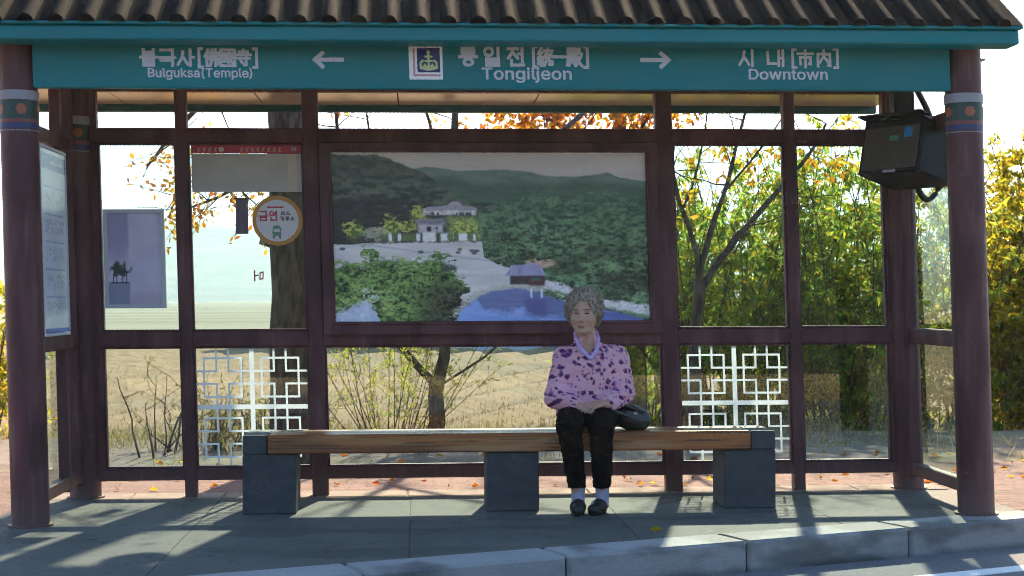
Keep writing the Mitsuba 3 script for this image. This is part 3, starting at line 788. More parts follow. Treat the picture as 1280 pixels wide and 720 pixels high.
def W_(s, w, a): return [(w, a)] * len(s)


HK = 0.084
letters(fit(text_han('불국사[佛國寺]', HK, 0, stroke=0.0145, widths=[(.078, .092), (.078, .092), (.08, .09), (.04, .045), (.07, .079), (.07, .079), (.07, .076), (.04, .04)]), 0.625), -1.40, 2.4435, label='white lettering 불국사[佛國寺] at the left end')
letters(fit(meshkit.text_mesh('Bulguksa(Temple)', 0.046, 0.003, bold=True), 0.55), -1.357, 2.3825)
letters(fit(text_han('통일전[統一殿]', 0.094, 0, stroke=0.0165, widths=[(.095, .135), (.095, .135), (.095, .122), (.05, .045), (.08, .083), (.075, .081), (.08, .084), (.05, .05)]), 0.705), 0.29, 2.452, label='white lettering 통일전[統一殿] in the middle')
letters(fit(meshkit.text_mesh('Tongiljeon', 0.060, 0.003, bold=True), 0.485), 0.414, 2.378)
letters(fit(text_han('시 내[市內]', HK, 0, stroke=0.0145, widths=[(.09, .11), (.05, .05), (.1, .125), (.05, .05), (.085, .105), (.085, .09), (.05, .05)]), 0.555), 1.805, 2.455, label='white lettering 시 내[市內] at the right end')
letters(fit(meshkit.text_mesh('Downtown', 0.054, 0.003, bold=True), 0.435), 1.862, 2.383)
arrow = unary_union([LineString([(0.012, 0), (0.162, 0)]).buffer(0.011, cap_style=2), LineString([(0.055, 0.042), (0.008, 0), (0.055, -0.042)]).buffer(0.011, cap_style=2, join_style=2)])
letters(extr(arrow, 0.003), -0.482, 2.478, name='arrow')
letters(extr(affinity.scale(arrow, -1, 1, origin=(0.081, 0)), 0.003), 1.272, 2.484, name='arrow')
# square emblem: white tile, pink line, navy field, golden crown
lz, lx = 2.374, 0.026
k = sadd('emblem', upright(extr(sbox(0, 0, 0.18, 0.18), 0.0045), lx, YS, lz), 'm_white', SIGN)
sadd('emblem_line', upright(extr(sbox(0.022, 0.018, 0.168, 0.168), 0.0015), lx, YS - 0.0045, lz), 'm_pinkline', SIGN)
sadd('emblem_line', upright(extr(sbox(0.032, 0.028, 0.168, 0.168), 0.0015), lx, YS - 0.006, lz), 'm_white', SIGN)
sadd('emblem_field', upright(extr(sbox(0.044, 0.038, 0.166, 0.168), 0.0015), lx, YS - 0.0075, lz), 'm_navy', SIGN)
crown = unary_union([LineString([(.062, .062), (.105, .052), (.148, .062)]).buffer(.007), LineString([(.105, .055), (.105, .14)]).buffer(.006), LineString([(.088, .122), (.122, .122)]).buffer(.005), LineString([(.086, .098), (.124, .098)]).buffer(.005),
                     LineString([(.064, .062), (.062, .088), (.074, .1)]).buffer(.006), LineString([(.146, .062), (.148, .088), (.136, .1)]).buffer(.006), Point(.105, .146).buffer(.009), Point(.085, .078).buffer(.006), Point(.125, .078).buffer(.006), LineString([(.08, .068), (.13, .068)]).buffer(.006)])
sadd('emblem_crown', upright(extr(crown, 0.0015), lx, YS - 0.009, lz), 'm_gold', SIGN)

# ---------------------------------------------------------------- big landscape picture
PX0, PX1, PZ0, PZ1 = -0.465, 1.459, 1.063, 2.094


def lin(r, g, b, k=1.0):
    f = lambda c: k * (((c / 255 + 0.055) / 1.055) ** 2.4)
    return (f(r), f(g), f(b))


def pl(u, pts):
    out = mi.Float(pts[0][1])
    for (a, va), (b, vb) in zip(pts[:-1], pts[1:]):
        out = dr.select(u > a, va + (vb - va) * dr.clip((u - a) / (b - a), 0, 1), out)
    return out


def below(u, v, pts, s=0.006):
    return smoothstep(-s, s, v - pl(u, pts))


def blob(u, v, cu, cv, ru, rv, s=0.15):
    return smoothstep(1 + s, 1 - s, dr.sqrt(dr.square((u - cu) / ru) + dr.square((v - cv) / rv)))


def rect(u, v, u0, u1, v0, v1, s=0.003):
    return smoothstep(u0 - s, u0 + s, u) * smoothstep(u1 + s, u1 - s, u) * smoothstep(v0 - s * 2, v0 + s * 2, v) * smoothstep(v1 + s * 2, v1 - s * 2, v)


PK = 1.0


def f_picture(p, n, uv):
    u, v = uv.x, uv.y
    c_ = lambda r, g, b: lin(r, g, b, PK * 1.9)
    n1 = fbm(u * 14, v * 9, 1, 4)
    n2 = fbm(u * 70, v * 48, 2, 4)
    n3 = fbm(u * 26, v * 46, 3, 4)
    n4 = fbm(u * 150, v * 100, 6, 2)
    n5 = fbm(u * 52, v * 62, 9, 4)
    w = 0.016 * (n2 - 0.5)
    w2 = 0.10 * (n5 - 0.5) + 0.05 * (n4 - 0.5)
    pine = smoothstep(.30, .74, .55 * n5 + .30 * n4 + .15 * n3)
    col = mix(c_(152, 144, 142), c_(170, 162, 157), fbm(u * 4, v * 22, 7, 3))
    far = below(u, v + .5 * w, [(0, .2), (.26, .10), (.30, .088), (.36, .10), (.40, .112), (.55, .105), (.62, .115), (.68, .142), (.76, .15), (.84, .135), (.875, .122), (.92, .155), (1, .175)])
    col = mix(col, mix(c_(70, 90, 86), c_(104, 116, 104), n3), far)
    mid = below(u, v + 2 * w, [(0, .3), (.3, .17), (.38, .15), (.45, .19), (.6, .17), (.7, .19), (.8, .165), (1, .20)], 0.035)
    col = mix(col, mix(c_(48, 64, 56), c_(78, 96, 80), .5 * n3 + .5 * n2), mid)
    left = below(u, v + w, [(0, .012), (.06, .022), (.10, .016), (.15, .02), (.19, .045), (.24, .085), (.30, .13), (.36, .22), (.42, .30)], .008)
    lc = mix(c_(40, 50, 46), c_(86, 92, 78), smoothstep(.35, .68, .6 * n3 + .4 * n2))
    lc = mix(lc, c_(66, 76, 70), .45 * smoothstep(.3, .05, v))
    col = mix(col, lc, left)
    dark = below(u, v + 2 * w, [(0, .29), (.1, .27), (.2, .28), (.32, .31), (.34, .5), (1, .6)], 0.025) * smoothstep(.37, .31, u + w2)
    col = mix(col, mix(c_(26, 30, 28), c_(64, 58, 58), n5), dark)
    # pine forest on the right
    fe = below(u, v + w2 * .7, [(0, 2), (.40, 1.2), (.43, .46), (.47, .37), (.52, .33), (.58, .28), (.64, .25), (.7, .26), (1, .27)], 0.03)
    fade = smoothstep(.7, .25, v)
    fcol = mix(c_(20, 32, 26), mix(c_(92, 122, 82), c_(120, 146, 110), n1), pine * (.75 + .4 * n1))
    fcol = mix(fcol, c_(64, 86, 72), .45 * fade)
    fcol = mix(fcol, c_(38, 36, 32), 0.6 * smoothstep(.52, .70, fbm(u * 8, v * 9, 5, 3)) * smoothstep(.45, .7, v))
    col = mix(col, fcol, fe)
    # gardens and halls
    col = mix(col, mix(c_(96, 112, 56), c_(134, 142, 88), n5), 0.9 * rect(u + .4 * w2, v, .36, .455, .385, .52, .012))
    for cu, cv, ru, rv in ((.068, .465, .026, .055), (.18, .45, .022, .07), (.275, .37, .03, .045), (.235, .435, .04, .035), (.40, .45, .025, .05), (.445, .46, .02, .05)):
        col = mix(col, mix(c_(74, 92, 40), c_(158, 160, 84), smoothstep(.4, .6, n4 * .5 + n2 * .5)), .9 * blob(u + .5 * w2, v + w2, cu, cv, ru, rv, .4))
    col = mix(col, mix(c_(120, 118, 100), c_(168, 164, 144), n4), 0.8 * blob(u + .4 * w2, v + w2, .135, .485, .04, .04, .4))
    col = mix(col, mix(c_(150, 144, 148), c_(196, 190, 192), n4), rect(u, v, .285, .455, .335, .372) * (.55 + .45 * smoothstep(.35, .55, n2)))
    col = mix(col, mix(c_(118, 112, 120), c_(152, 146, 152), n4), below(u, v, [(.285, .342), (.30, .325), (.345, .32), (.365, .312), (.38, .292), (.40, .292), (.415, .318), (.45, .326), (.462, .345)]) * rect(u, v, .285, .46, .28, .345))
    col = mix(col, c_(46, 40, 42), .9 * rect(u, v, .30, .445, .356, .376) * smoothstep(.5, .58, noise(u * 120, 1)))
    col = mix(col, mix(c_(140, 132, 138), c_(176, 168, 172), n4), rect(u, v, .27, .348, .40, .475, .006))
    col = mix(col, mix(c_(96, 90, 100), c_(126, 120, 130), n4), rect(u, v, .262, .355, .398, .428, .005))
    col = mix(col, c_(26, 24, 28), rect(u, v, .297, .311, .44, .472) + .8 * rect(u, v, .325, .333, .44, .46))
    col = mix(col, mix(c_(170, 164, 162), c_(208, 202, 200), n4), rect(u, v, .283, .325, .472, .53, .005))
    row = rect(u, v, .15, .46, .482, .524, .006) * smoothstep(.0, .008, dr.abs(u - .304) - .025)
    col = mix(col, mix(mix(c_(52, 60, 50), c_(110, 122, 74), n2), c_(206, 202, 208), smoothstep(.55, .66, noise(u * 105, 7) * .8 + .2 * n4)), .92 * row)
    # the pale square and the road running down to the pond
    sq = below(u, v + .2 * w2, [(0, .545), (.2, .535), (.47, .53), (.475, .615), (.50, .645), (.54, .672), (.60, .70), (.64, .72), (.66, 2)], .006)
    pc = mix(c_(160, 153, 152), c_(192, 185, 182), fbm(u * 10, v * 44, 4, 4))
    pc = mix(pc, c_(142, 138, 148), .5 * smoothstep(.012, .0, dr.abs(v - .60 - .25 * (u - .3) + .01 * n1)))
    col = mix(col, pc, sq * smoothstep(.67, .63, u))
    for cu, cv in ((.393, .592), (.40, .574), (.437, .582), (.453, .584), (.447, .596), (.275, .59), (.03, .57)):
        col = mix(col, c_(44, 46, 58), .85 * blob(u + .1 * w2, v, cu, cv, .009, .009, .4))
    # pines in the foreground
    ft = blob(u + .7 * w2, v + w2, .05, .80, .12, .15, .10)
    for cu, cv, ru, rv in ((.18, .79, .16, .16), (.29, .76, .11, .13), (.33, .90, .08, .15), (.22, .97, .16, .12), (.115, .60, .034, .03), (.335, .612, .036, .022), (.40, .80, .03, .03)):
        ft = dr.maximum(ft, blob(u + .7 * w2, v + w2, cu, cv, ru, rv, .10))
    for cu, c0, c1 in ((.118, .6, .70), (.338, .61, .70)):
        col = mix(col, c_(60, 52, 46), rect(u, v, cu - .003, cu + .003, c0, c1))
    lit = smoothstep(.30, .74, .45 * n5 + .40 * n4 + .15 * n1)
    tcol = mix(c_(22, 34, 22), mix(c_(84, 122, 58), c_(150, 172, 98), n1), lit)
    tcol = mix(tcol, mix(c_(22, 22, 20), c_(84, 88, 66), lit * .8), smoothstep(.22, .34, u + w2) * smoothstep(.70, .86, v + w2))
    col = mix(col, tcol, ft)
    col = mix(col, mix(c_(34, 38, 42), c_(78, 82, 82), n4), .9 * blob(u + .2 * w2, v + .3 * w2, .365, .687, .026, .022, .3))
    col = mix(col, mix(c_(138, 148, 168), c_(188, 190, 198), n2), below(u, v + .4 * w2, [(0, .955), (.05, .91), (.1, .875), (.13, .93), (.16, 1.1), (1, 1.2)], .02))
    col = mix(col, c_(178, 180, 182), 0.75 * blob(u + .5 * w2, v + w2, .125, .86, .035, .03, .6) * smoothstep(.45, .6, n4 * .5 + n2 * .5))
    # pond
    pond = blob(u, v + .3 * w2, .575, 1.03, .195, .225, .03)
    rim = blob(u, v + .4 * w2, .575, 1.03, .212, .252, .05) * (1 - pond) * smoothstep(.36, .40, u + w2)
    col = mix(col, mix(c_(128, 130, 110), c_(180, 172, 166), n4), .9 * rim)
    streak = fbm(u * 10, v * 70, 8, 3)
    pcol = mix(c_(80, 88, 126), c_(104, 112, 150), .5 * n1 + .5 * streak)
    pcol = mix(pcol, mix(c_(108, 128, 178), c_(136, 154, 196), streak), smoothstep(-.02, .03, v - pl(u, [(.38, .90), (.45, .86), (.475, .93), (.54, .94), (.60, .905), (.62, .96), (.75, .985)]) + .5 * w2))
    pcol = mix(pcol, c_(70, 62, 110), .6 * rect(u + .1 * w2, v, .60, .67, .86, .97, .012))
    col = mix(col, pcol, pond)
    # pavilion by the pond, bank and path
    col = mix(col, mix(c_(140, 118, 98), c_(186, 160, 140), n4), 0.9 * blob(u + .3 * w2, v + .5 * w2, .655, .66, .045, .03, .3))
    col = mix(col, mix(c_(40, 60, 40), c_(118, 136, 100), lit), blob(u + .4 * w2, v + .6 * w2, .70, .83, .055, .03, .3))
    path = smoothstep(.64, .67, u) * below(u, v + .3 * w2, [(.66, .75), (.75, .795), (.85, .868), (1, .915)], .01) * (1 - below(u, v + .3 * w2, [(.66, .80), (.75, .85), (.85, .91), (1, .975)], .01))
    col = mix(col, mix(c_(160, 156, 160), c_(206, 200, 198), n4), .95 * path)
    col = mix(col, mix(c_(64, 76, 132), c_(104, 114, 162), streak), rect(u, v, .78, 1.01, .9, 1.02) * below(u, v + .2 * w2, [(.78, .90), (.9, .95), (1, 1.0)], .008))
    col = mix(col, mix(c_(34, 30, 34), c_(72, 58, 60), n4), rect(u, v, .555, .665, .722, .782, .004))
    col = mix(col, mix(c_(70, 38, 42), c_(98, 56, 54), n4), .85 * rect(u, v, .614, .666, .742, .792, .004))
    col = mix(col, c_(44, 96, 82), .85 * rect(u, v, .624, .652, .744, .760))
    roof = rect(u, v, .538, .668, .655, .73, .004) * below(u, v, [(.536, .735), (.552, .70), (.56, .668), (.60, .665), (.63, .652), (.655, .668), (.672, .735)], .005)
    col = mix(col, mix(c_(112, 106, 136), c_(148, 142, 168), .5 * n4 + .5 * noise(u * 150, 3)), roof)
    for cu in (.622, .655):
        col = mix(col, c_(190, 190, 204), .9 * rect(u, v, cu - .003, cu + .003, .805, .862))
    grain = noise(u * 420, v * 240)
    return col * (.93 + .14 * grain)


scene['m_picture'] = pr(proc(f_picture), 0.32, specular=0.35)
t = thing('landscape_picture', 'wide framed aerial landscape photograph mounted above the bench in the middle bay', 'picture')
fx0, fx1, fz0, fz1 = -0.538, 1.533, 0.985, 2.150
yf, yb = 1.105, 1.20
fm = Polygon([(fx0, fz0), (fx1, fz0), (fx1, fz1), (fx0, fz1)], [[(PX0, PZ0), (PX1, PZ0), (PX1, PZ1), (PX0, PZ1)]])
g = upright(extr(fm, yb - yf), 0, yb, 0)
k = add('frame', lean(g), 'm_steel', t)
for a in ((PX0 - .018, PX0, PZ0, PZ1), (PX1, PX1 + .018, PZ0, PZ1), (PX0 - .018, PX1 + .018, PZ0 - .018, PZ0), (PX0 - .018, PX1 + .018, PZ1, PZ1 + .018)):
    add('inner_lip', lean(bx(a[0], a[1], yf - 0.012, yf + 0.02, a[2], a[3], 0.003)), 'm_steel', k)
m, uv = rect_xz(PX0 - 0.005, PX1 + 0.005, PZ0 - 0.005, PZ1 + 0.005, 1.125)
add('print', lean(m), 'm_picture', t, uv=uv)
add('backing', lean(bx(fx0 + 0.02, fx1 - 0.02, 1.135, 1.195, fz0 + 0.02, fz1 - 0.02)), 'm_band_grey', t)

# ---------------------------------------------------------------- things stuck to and hung on the glass
# framed notice board
t = thing('notice_board', 'grey framed lavender notice board hanging on the leftmost pane', 'notice board')
a, b, z0, z1 = -1.857, -1.490, 1.150, 1.752


def f_notice(p, n, uv):
    u, v = uv.x, uv.y
    q = fbm(u * 5, v * 7, 0, 4)
    col = mix((0.50, 0.45, 0.60), (0.64, 0.57, 0.70), q)
    col = mix(col, (0.26, 0.23, 0.40), 0.8 * smoothstep(.42, .36, u) * smoothstep(.75, .3, v + .1 * q))
    col = mix(col, (0.19, 0.20, 0.30), .8 * smoothstep(.42, .38, u) * smoothstep(.74, .76, v))
    col = mix(col, (0.42, 0.30, 0.36), .5 * smoothstep(.4, .44, u) * smoothstep(.8, .95, v))
    d = blob(u + .25 * (fbm(u * 14, v * 20, 3, 3) - .5), v + .16 * (fbm(u * 16, v * 22, 5, 3) - .5), .22, .62, .15, .08, .3)
    col = mix(col, mix((0.02, 0.03, 0.03), (0.07, 0.13, 0.06), smoothstep(.4, .6, noise(u * 40, v * 60)) * smoothstep(.64, .56, v)), d)
    for cu in (.10, .16, .27, .34):
        col = mix(col, (0.03, 0.03, 0.06), rect(u, v, cu - .008, cu + .008, .66, .76, .004))
    return mix(col, (0.03, 0.03, 0.06), rect(u, v, .06, .38, .752, .765, .003))


scene['m_notice'] = pr(proc(f_notice), 0.4)
scene['m_alu'] = pr((0.46, 0.47, 0.50), 0.45)
fr = Polygon([(a, z0), (b, z0), (b, z1), (a, z1)], [[(a + .024, z0 + .024), (b - .024, z0 + .024), (b - .024, z1 - .024), (a + .024, z1 - .024)]])
add('frame', lean(upright(extr(fr, 0.028), 0, 1.194, 0)), 'm_alu', t)
m, uv = rect_xz(a + .02, b - .02, z0 + .02, z1 - .02, 1.182)
add('print', lean(m), 'm_notice', t, uv=uv)
add('backing', lean(bx(a + .01, b - .01, 1.185, 1.195, z0 + .01, z1 - .01, .001)), 'm_alu', t)

# red banner sheet at the top of the second pane
scene['m_sheet'] = pr(proc(lambda p, n, uv: mix((0.38, 0.34, 0.29), (0.48, 0.44, 0.385), fbm(p.x * 6, p.z * 9, 0, 3))), 0.5)
scene['m_red'] = pr(proc(lambda p, n, uv: mix((0.34, 0.028, 0.05), (0.48, 0.05, 0.08), fbm(p.x * 9, p.z * 9, 0, 3))), 0.45)
scene['m_strip'] = pr((0.52, 0.42, 0.33), 0.5)
t = thing('notice_sheet', 'beige sheet with a red heading strip stuck across the top of the second pane', 'poster')
a, b = -1.318, -0.648
add('sheet', lean(bx(a, b, 1.1935, 1.1965, 1.858, 2.091, .0005)), 'm_sheet', t)
add('heading', lean(bx(a, b, 1.1925, 1.1965, 2.093, 2.150, .0005)), 'm_red', t)
add('side_strip', lean(bx(b - 0.085, b - 0.03, 1.1905, 1.193, 1.858, 2.090, .0004)), 'm_strip', t)
for x in np.r_[-1.28 + 0.034 * np.arange(4), -1.02 + 0.033 * np.arange(8)]:
    q = extr(unary_union([LineString([(0, 0), (.018, 0)]).buffer(.0018), LineString([(.009, 0), (.009, .02)]).buffer(.0018), LineString([(.002, .011), (.016, .02)]).buffer(.0018)]), .001)
    add('lettering', lean(upright(q, x, 1.1923, 2.108)), 'm_strip', t)
add('badge', lean(upright(extr(sbox(0, 0, .032, .026), .001), -0.71, 1.1921, 2.108)), 'm_band_grey', t)
add('badge', lean(upright(extr(Point(0, 0).buffer(.016), .001), -1.135, 1.1921, 2.118)), 'm_strip', t)

# round no-smoking sticker
scene['m_ring'] = pr((0.46, 0.21, 0.03), 0.45)
scene['m_disc'] = pr((0.60, 0.56, 0.55), 0.5)
scene['m_redtext'] = pr((0.42, 0.04, 0.07), 0.5)
scene['m_darktext'] = pr((0.05, 0.06, 0.06), 0.5)
scene['m_greenmark'] = pr((0.10, 0.24, 0.16), 0.5)
t = thing('round_sticker', 'round sticker with an orange rim and red lettering on the second pane', 'sticker')
cx, cz = -0.806, 1.682
add('rim', lean(upright(extr(Point(0, 0).buffer(0.153, 32), .002), cx, 1.190, cz)), 'm_ring', t)
add('face', lean(upright(extr(Point(0, 0).buffer(0.128, 32), .0015), cx, 1.188, cz)), 'm_disc', t)
yt = 1.1865
for ch, h_, x_, z_, sk, mt in (('금', .055, -.11, .002, .009, 'm_redtext'), ('연', .055, -.048, .002, .009, 'm_redtext'), ('버', .024, .025, .034, .0045, 'm_darktext'), ('스', .024, .055, .034, .0045, 'm_darktext'),
                               ('정', .024, .02, .0, .0045, 'm_darktext'), ('류', .024, .05, .0, .0045, 'm_darktext'), ('소', .024, .08, .0, .0045, 'm_darktext')):
    add('lettering', lean(upright(text_han(ch, h_, 0, stroke=sk, depth=.001), cx + x_, yt, cz + z_)), mt, t)
add('lettering', lean(upright(extr(LineString([(-.055, 0), (.035, 0)]).buffer(.0055), .001), cx, yt, cz + .082)), 'm_redtext', t)
bus = unary_union([sbox(-.026, -.032, .026, .012), Point(0, .008).buffer(.026)]).difference(unary_union([sbox(-.019, -.008, .019, .012)]))
add('bus_mark', lean(upright(extr(bus, .001), cx - .005, yt, cz - .062)), 'm_greenmark', t)
for q in (-.024, .012):
    add('wheel_mark', lean(upright(extr(sbox(q, -.047, q + .012, -.033), .001), cx - .005, yt, cz - .062)), 'm_darktext', t)
k = add('red_sticker', lean(upright(extr(unary_union([LineString([(0, 0), (0, .06)]).buffer(.004), LineString([(0, .03), (.022, .034)]).buffer(.004), LineString([(.032, .008), (.034, .05), (.052, .052), (.05, .012), (.034, .01)]).buffer(.004)]), .001), -0.955, 1.1965, 1.315)), 'm_redtext')
tag(k, 'tiny red lettering sticker below the round sticker', 'sticker')
# small banner hanging from the low bough
scene['m_banner'] = pr((0.13, 0.11, 0.20), 0.7)
t = thing('hanging_banner', 'small dark violet banner hanging from the bough behind the second pane', 'banner')
add('cloth', bx(-1.305, -1.215, 2.995, 3.005, 1.675, 1.925, .002), 'm_banner', t)
add('batten', tube([(-1.32, 3.0, 1.93), (-1.20, 3.0, 1.93)], .007, 8), 'm_twig', t)
add('cord', tube([(-1.26, 3.0, 1.935), (-1.262, 3.02, 2.0), (-1.26, 3.05, 2.09)], .003, 5), 'm_twig', t)

# route map on the left side wall
scene['m_map'] = None
ma, mb, mz0, mz1 = 0.115, 0.725, 1.02, 2.035


def f_map(p, n, uv):
    u, v = (p.y - ma) / (mb - ma), (mz1 - p.z) / (mz1 - mz0)
    q = fbm(u * 4, v * 9, 0, 3)
    col = mix((0.46, 0.50, 0.57), (0.62, 0.65, 0.70), q)
    col = mix(col, (0.02, 0.06, 0.26), smoothstep(.115, .105, v) * smoothstep(.02, .03, v))
    col = mix(col, (0.55, 0.58, 0.66), .8 * smoothstep(.35, .37, u) * rect(u, v, .3, .9, .06, .075, .004))
    col = mix(col, (0.02, 0.07, 0.40), smoothstep(.972, .978, v))
    for k_ in range(5):
        vv = .2 + .15 * k_
        col = mix(col, (0.16, 0.24, 0.44), .75 * rect(u, v, .12, .9, vv, vv + .008, .003))
        col = mix(col, (0.30, 0.33, 0.40), .7 * rect(u, v, .14, .88, vv + .03, vv + .11, .004) * smoothstep(.5, .62, noise(u * 46, v * 120)))
    return col


scene['m_map'] = pr(proc(f_map), 0.25, specular=0.5)
t = thing('route_map', 'tall white route map board with blue heading on the left side wall', 'route map')
add('board', lean(bx(-1.998, -1.980, ma, mb, mz0, mz1, .003)), 'm_map', t)
add('frame', lean(cat([bx(-2.002, -1.974, ma - .018, ma - .001, mz0 - .018, mz1 + .018, .002), bx(-2.002, -1.974, mb + .001, mb + .010, mz0 - .018, mz1 + .018, .002), bx(-2.002, -1.974, ma, mb, mz1 + .001, mz1 + .018, .002), bx(-2.002, -1.974, ma, mb, mz0 - .018, mz0 - .001, .002)])), 'm_alu', t)

# ---------------------------------------------------------------- hanging display
t = thing('arrival_display', 'dark bus arrival display hanging under the roof beside the right column', 'display')


def place(m_):
    m_ = m_.copy()
    m_.apply_transform(trimesh.transformations.rotation_matrix(math.radians(-14), [1, 0, 0]))     # the face tips down
    m_.apply_transform(trimesh.transformations.rotation_matrix(math.radians(-57), [0, 0, 1]))
    m_.apply_translation([2.915, 0.56, 2.055])
    return lean(m_)


scene['m_case'] = pr((0.010, 0.010, 0.013), 0.5, specular=0.2)
scene['m_screen'] = pr(proc(lambda p, n, uv: mix((0.055, 0.050, 0.040), (0.085, 0.076, 0.060), fbm(p.x * 12, p.y * 12, p.z * 12, 3))), 0.12, specular=0.6)
scene['m_led'] = pr((0.02, 0.22, 0.42), 0.4)
scene['m_ledg'] = pr((0.02, 0.22, 0.10), 0.4)
case = add('case', place(bx(-0.225, 0.225, -0.13, 0.20, -0.175, 0.165, 0.012)), 'm_case', t)
scr = add('screen', place(bx(-0.200, 0.200, -0.134, -0.128, -0.150, 0.110, 0.002)), 'm_screen', t)
add('hood', place(bx(-0.235, 0.235, -0.185, -0.10, 0.166, 0.178, 0.003)), 'm_case', t)
add('status_mark', place(bx(0.095, 0.155, -0.1375, -0.1345, 0.035, 0.095, 0.001)), 'm_led', t)
add('status_mark', place(bx(-0.01, 0.055, -0.1375, -0.1345, 0.02, 0.05, 0.001)), 'm_ledg', t)
add('maker_plate', place(bx(-0.03, 0.06, -0.137, -0.131, -0.171, -0.155, 0.001)), 'm_band_grey', t)
add('bracket', lean(cat([bx(2.84, 2.96, 0.50, 0.60, 2.24, 2.499, 0.004), bx(2.78, 3.02, 0.46, 0.66, 2.225, 2.245, 0.003)])), 'm_case', t)
add('cable', lean(tube(spline([(3.02, 0.62, 1.93), (3.03, 0.66, 1.81), (3.085, 0.68, 1.775), (3.14, 0.68, 1.83), (3.15, 0.68, 2.0), (3.12, 0.66, 2.2), (3.05, 0.63, 2.36), (2.96, 0.6, 2.5)], 40), 0.019, 10)), 'm_black', t, smooth=60)

# ---------------------------------------------------------------- bench
t = thing('bench', 'long wooden plank bench on three dark slate blocks', 'bench')
y0, y1 = 0.345, 0.69
BZ = 0.441


def block(x0, x1, cut):
    b_ = [bx(x0, x1, y0, y1, 0, 0.334, 0.006)]
    if cut == 'l': b_.append(bx(x0, -0.838, y0, y1, 0.334, BZ, 0.006))
    if cut == 'r': b_.append(bx(1.893, x1, y0, y1, 0.334, BZ, 0.006))
    return cat(b_)


add('block', block(-0.975, -0.678, 'l'), 'm_slate', t)
add('block', block(0.388, 0.684, None), 'm_slate', t)
add('block', block(1.738, 2.035, 'r'), 'm_slate', t)
w4 = (y1 - y0 + 0.02) / 3
for i in range(3):
    add('plank', bx(-0.834, 1.889, y0 - 0.02 + i * w4, y0 - 0.02 + (i + 1) * w4 - 0.007, 0.336, BZ + 0.001 + 0.0015 * rng.random(), 0.008), 'm_wood', t)

# ---------------------------------------------------------------- signed distance modelling for the person and the bag


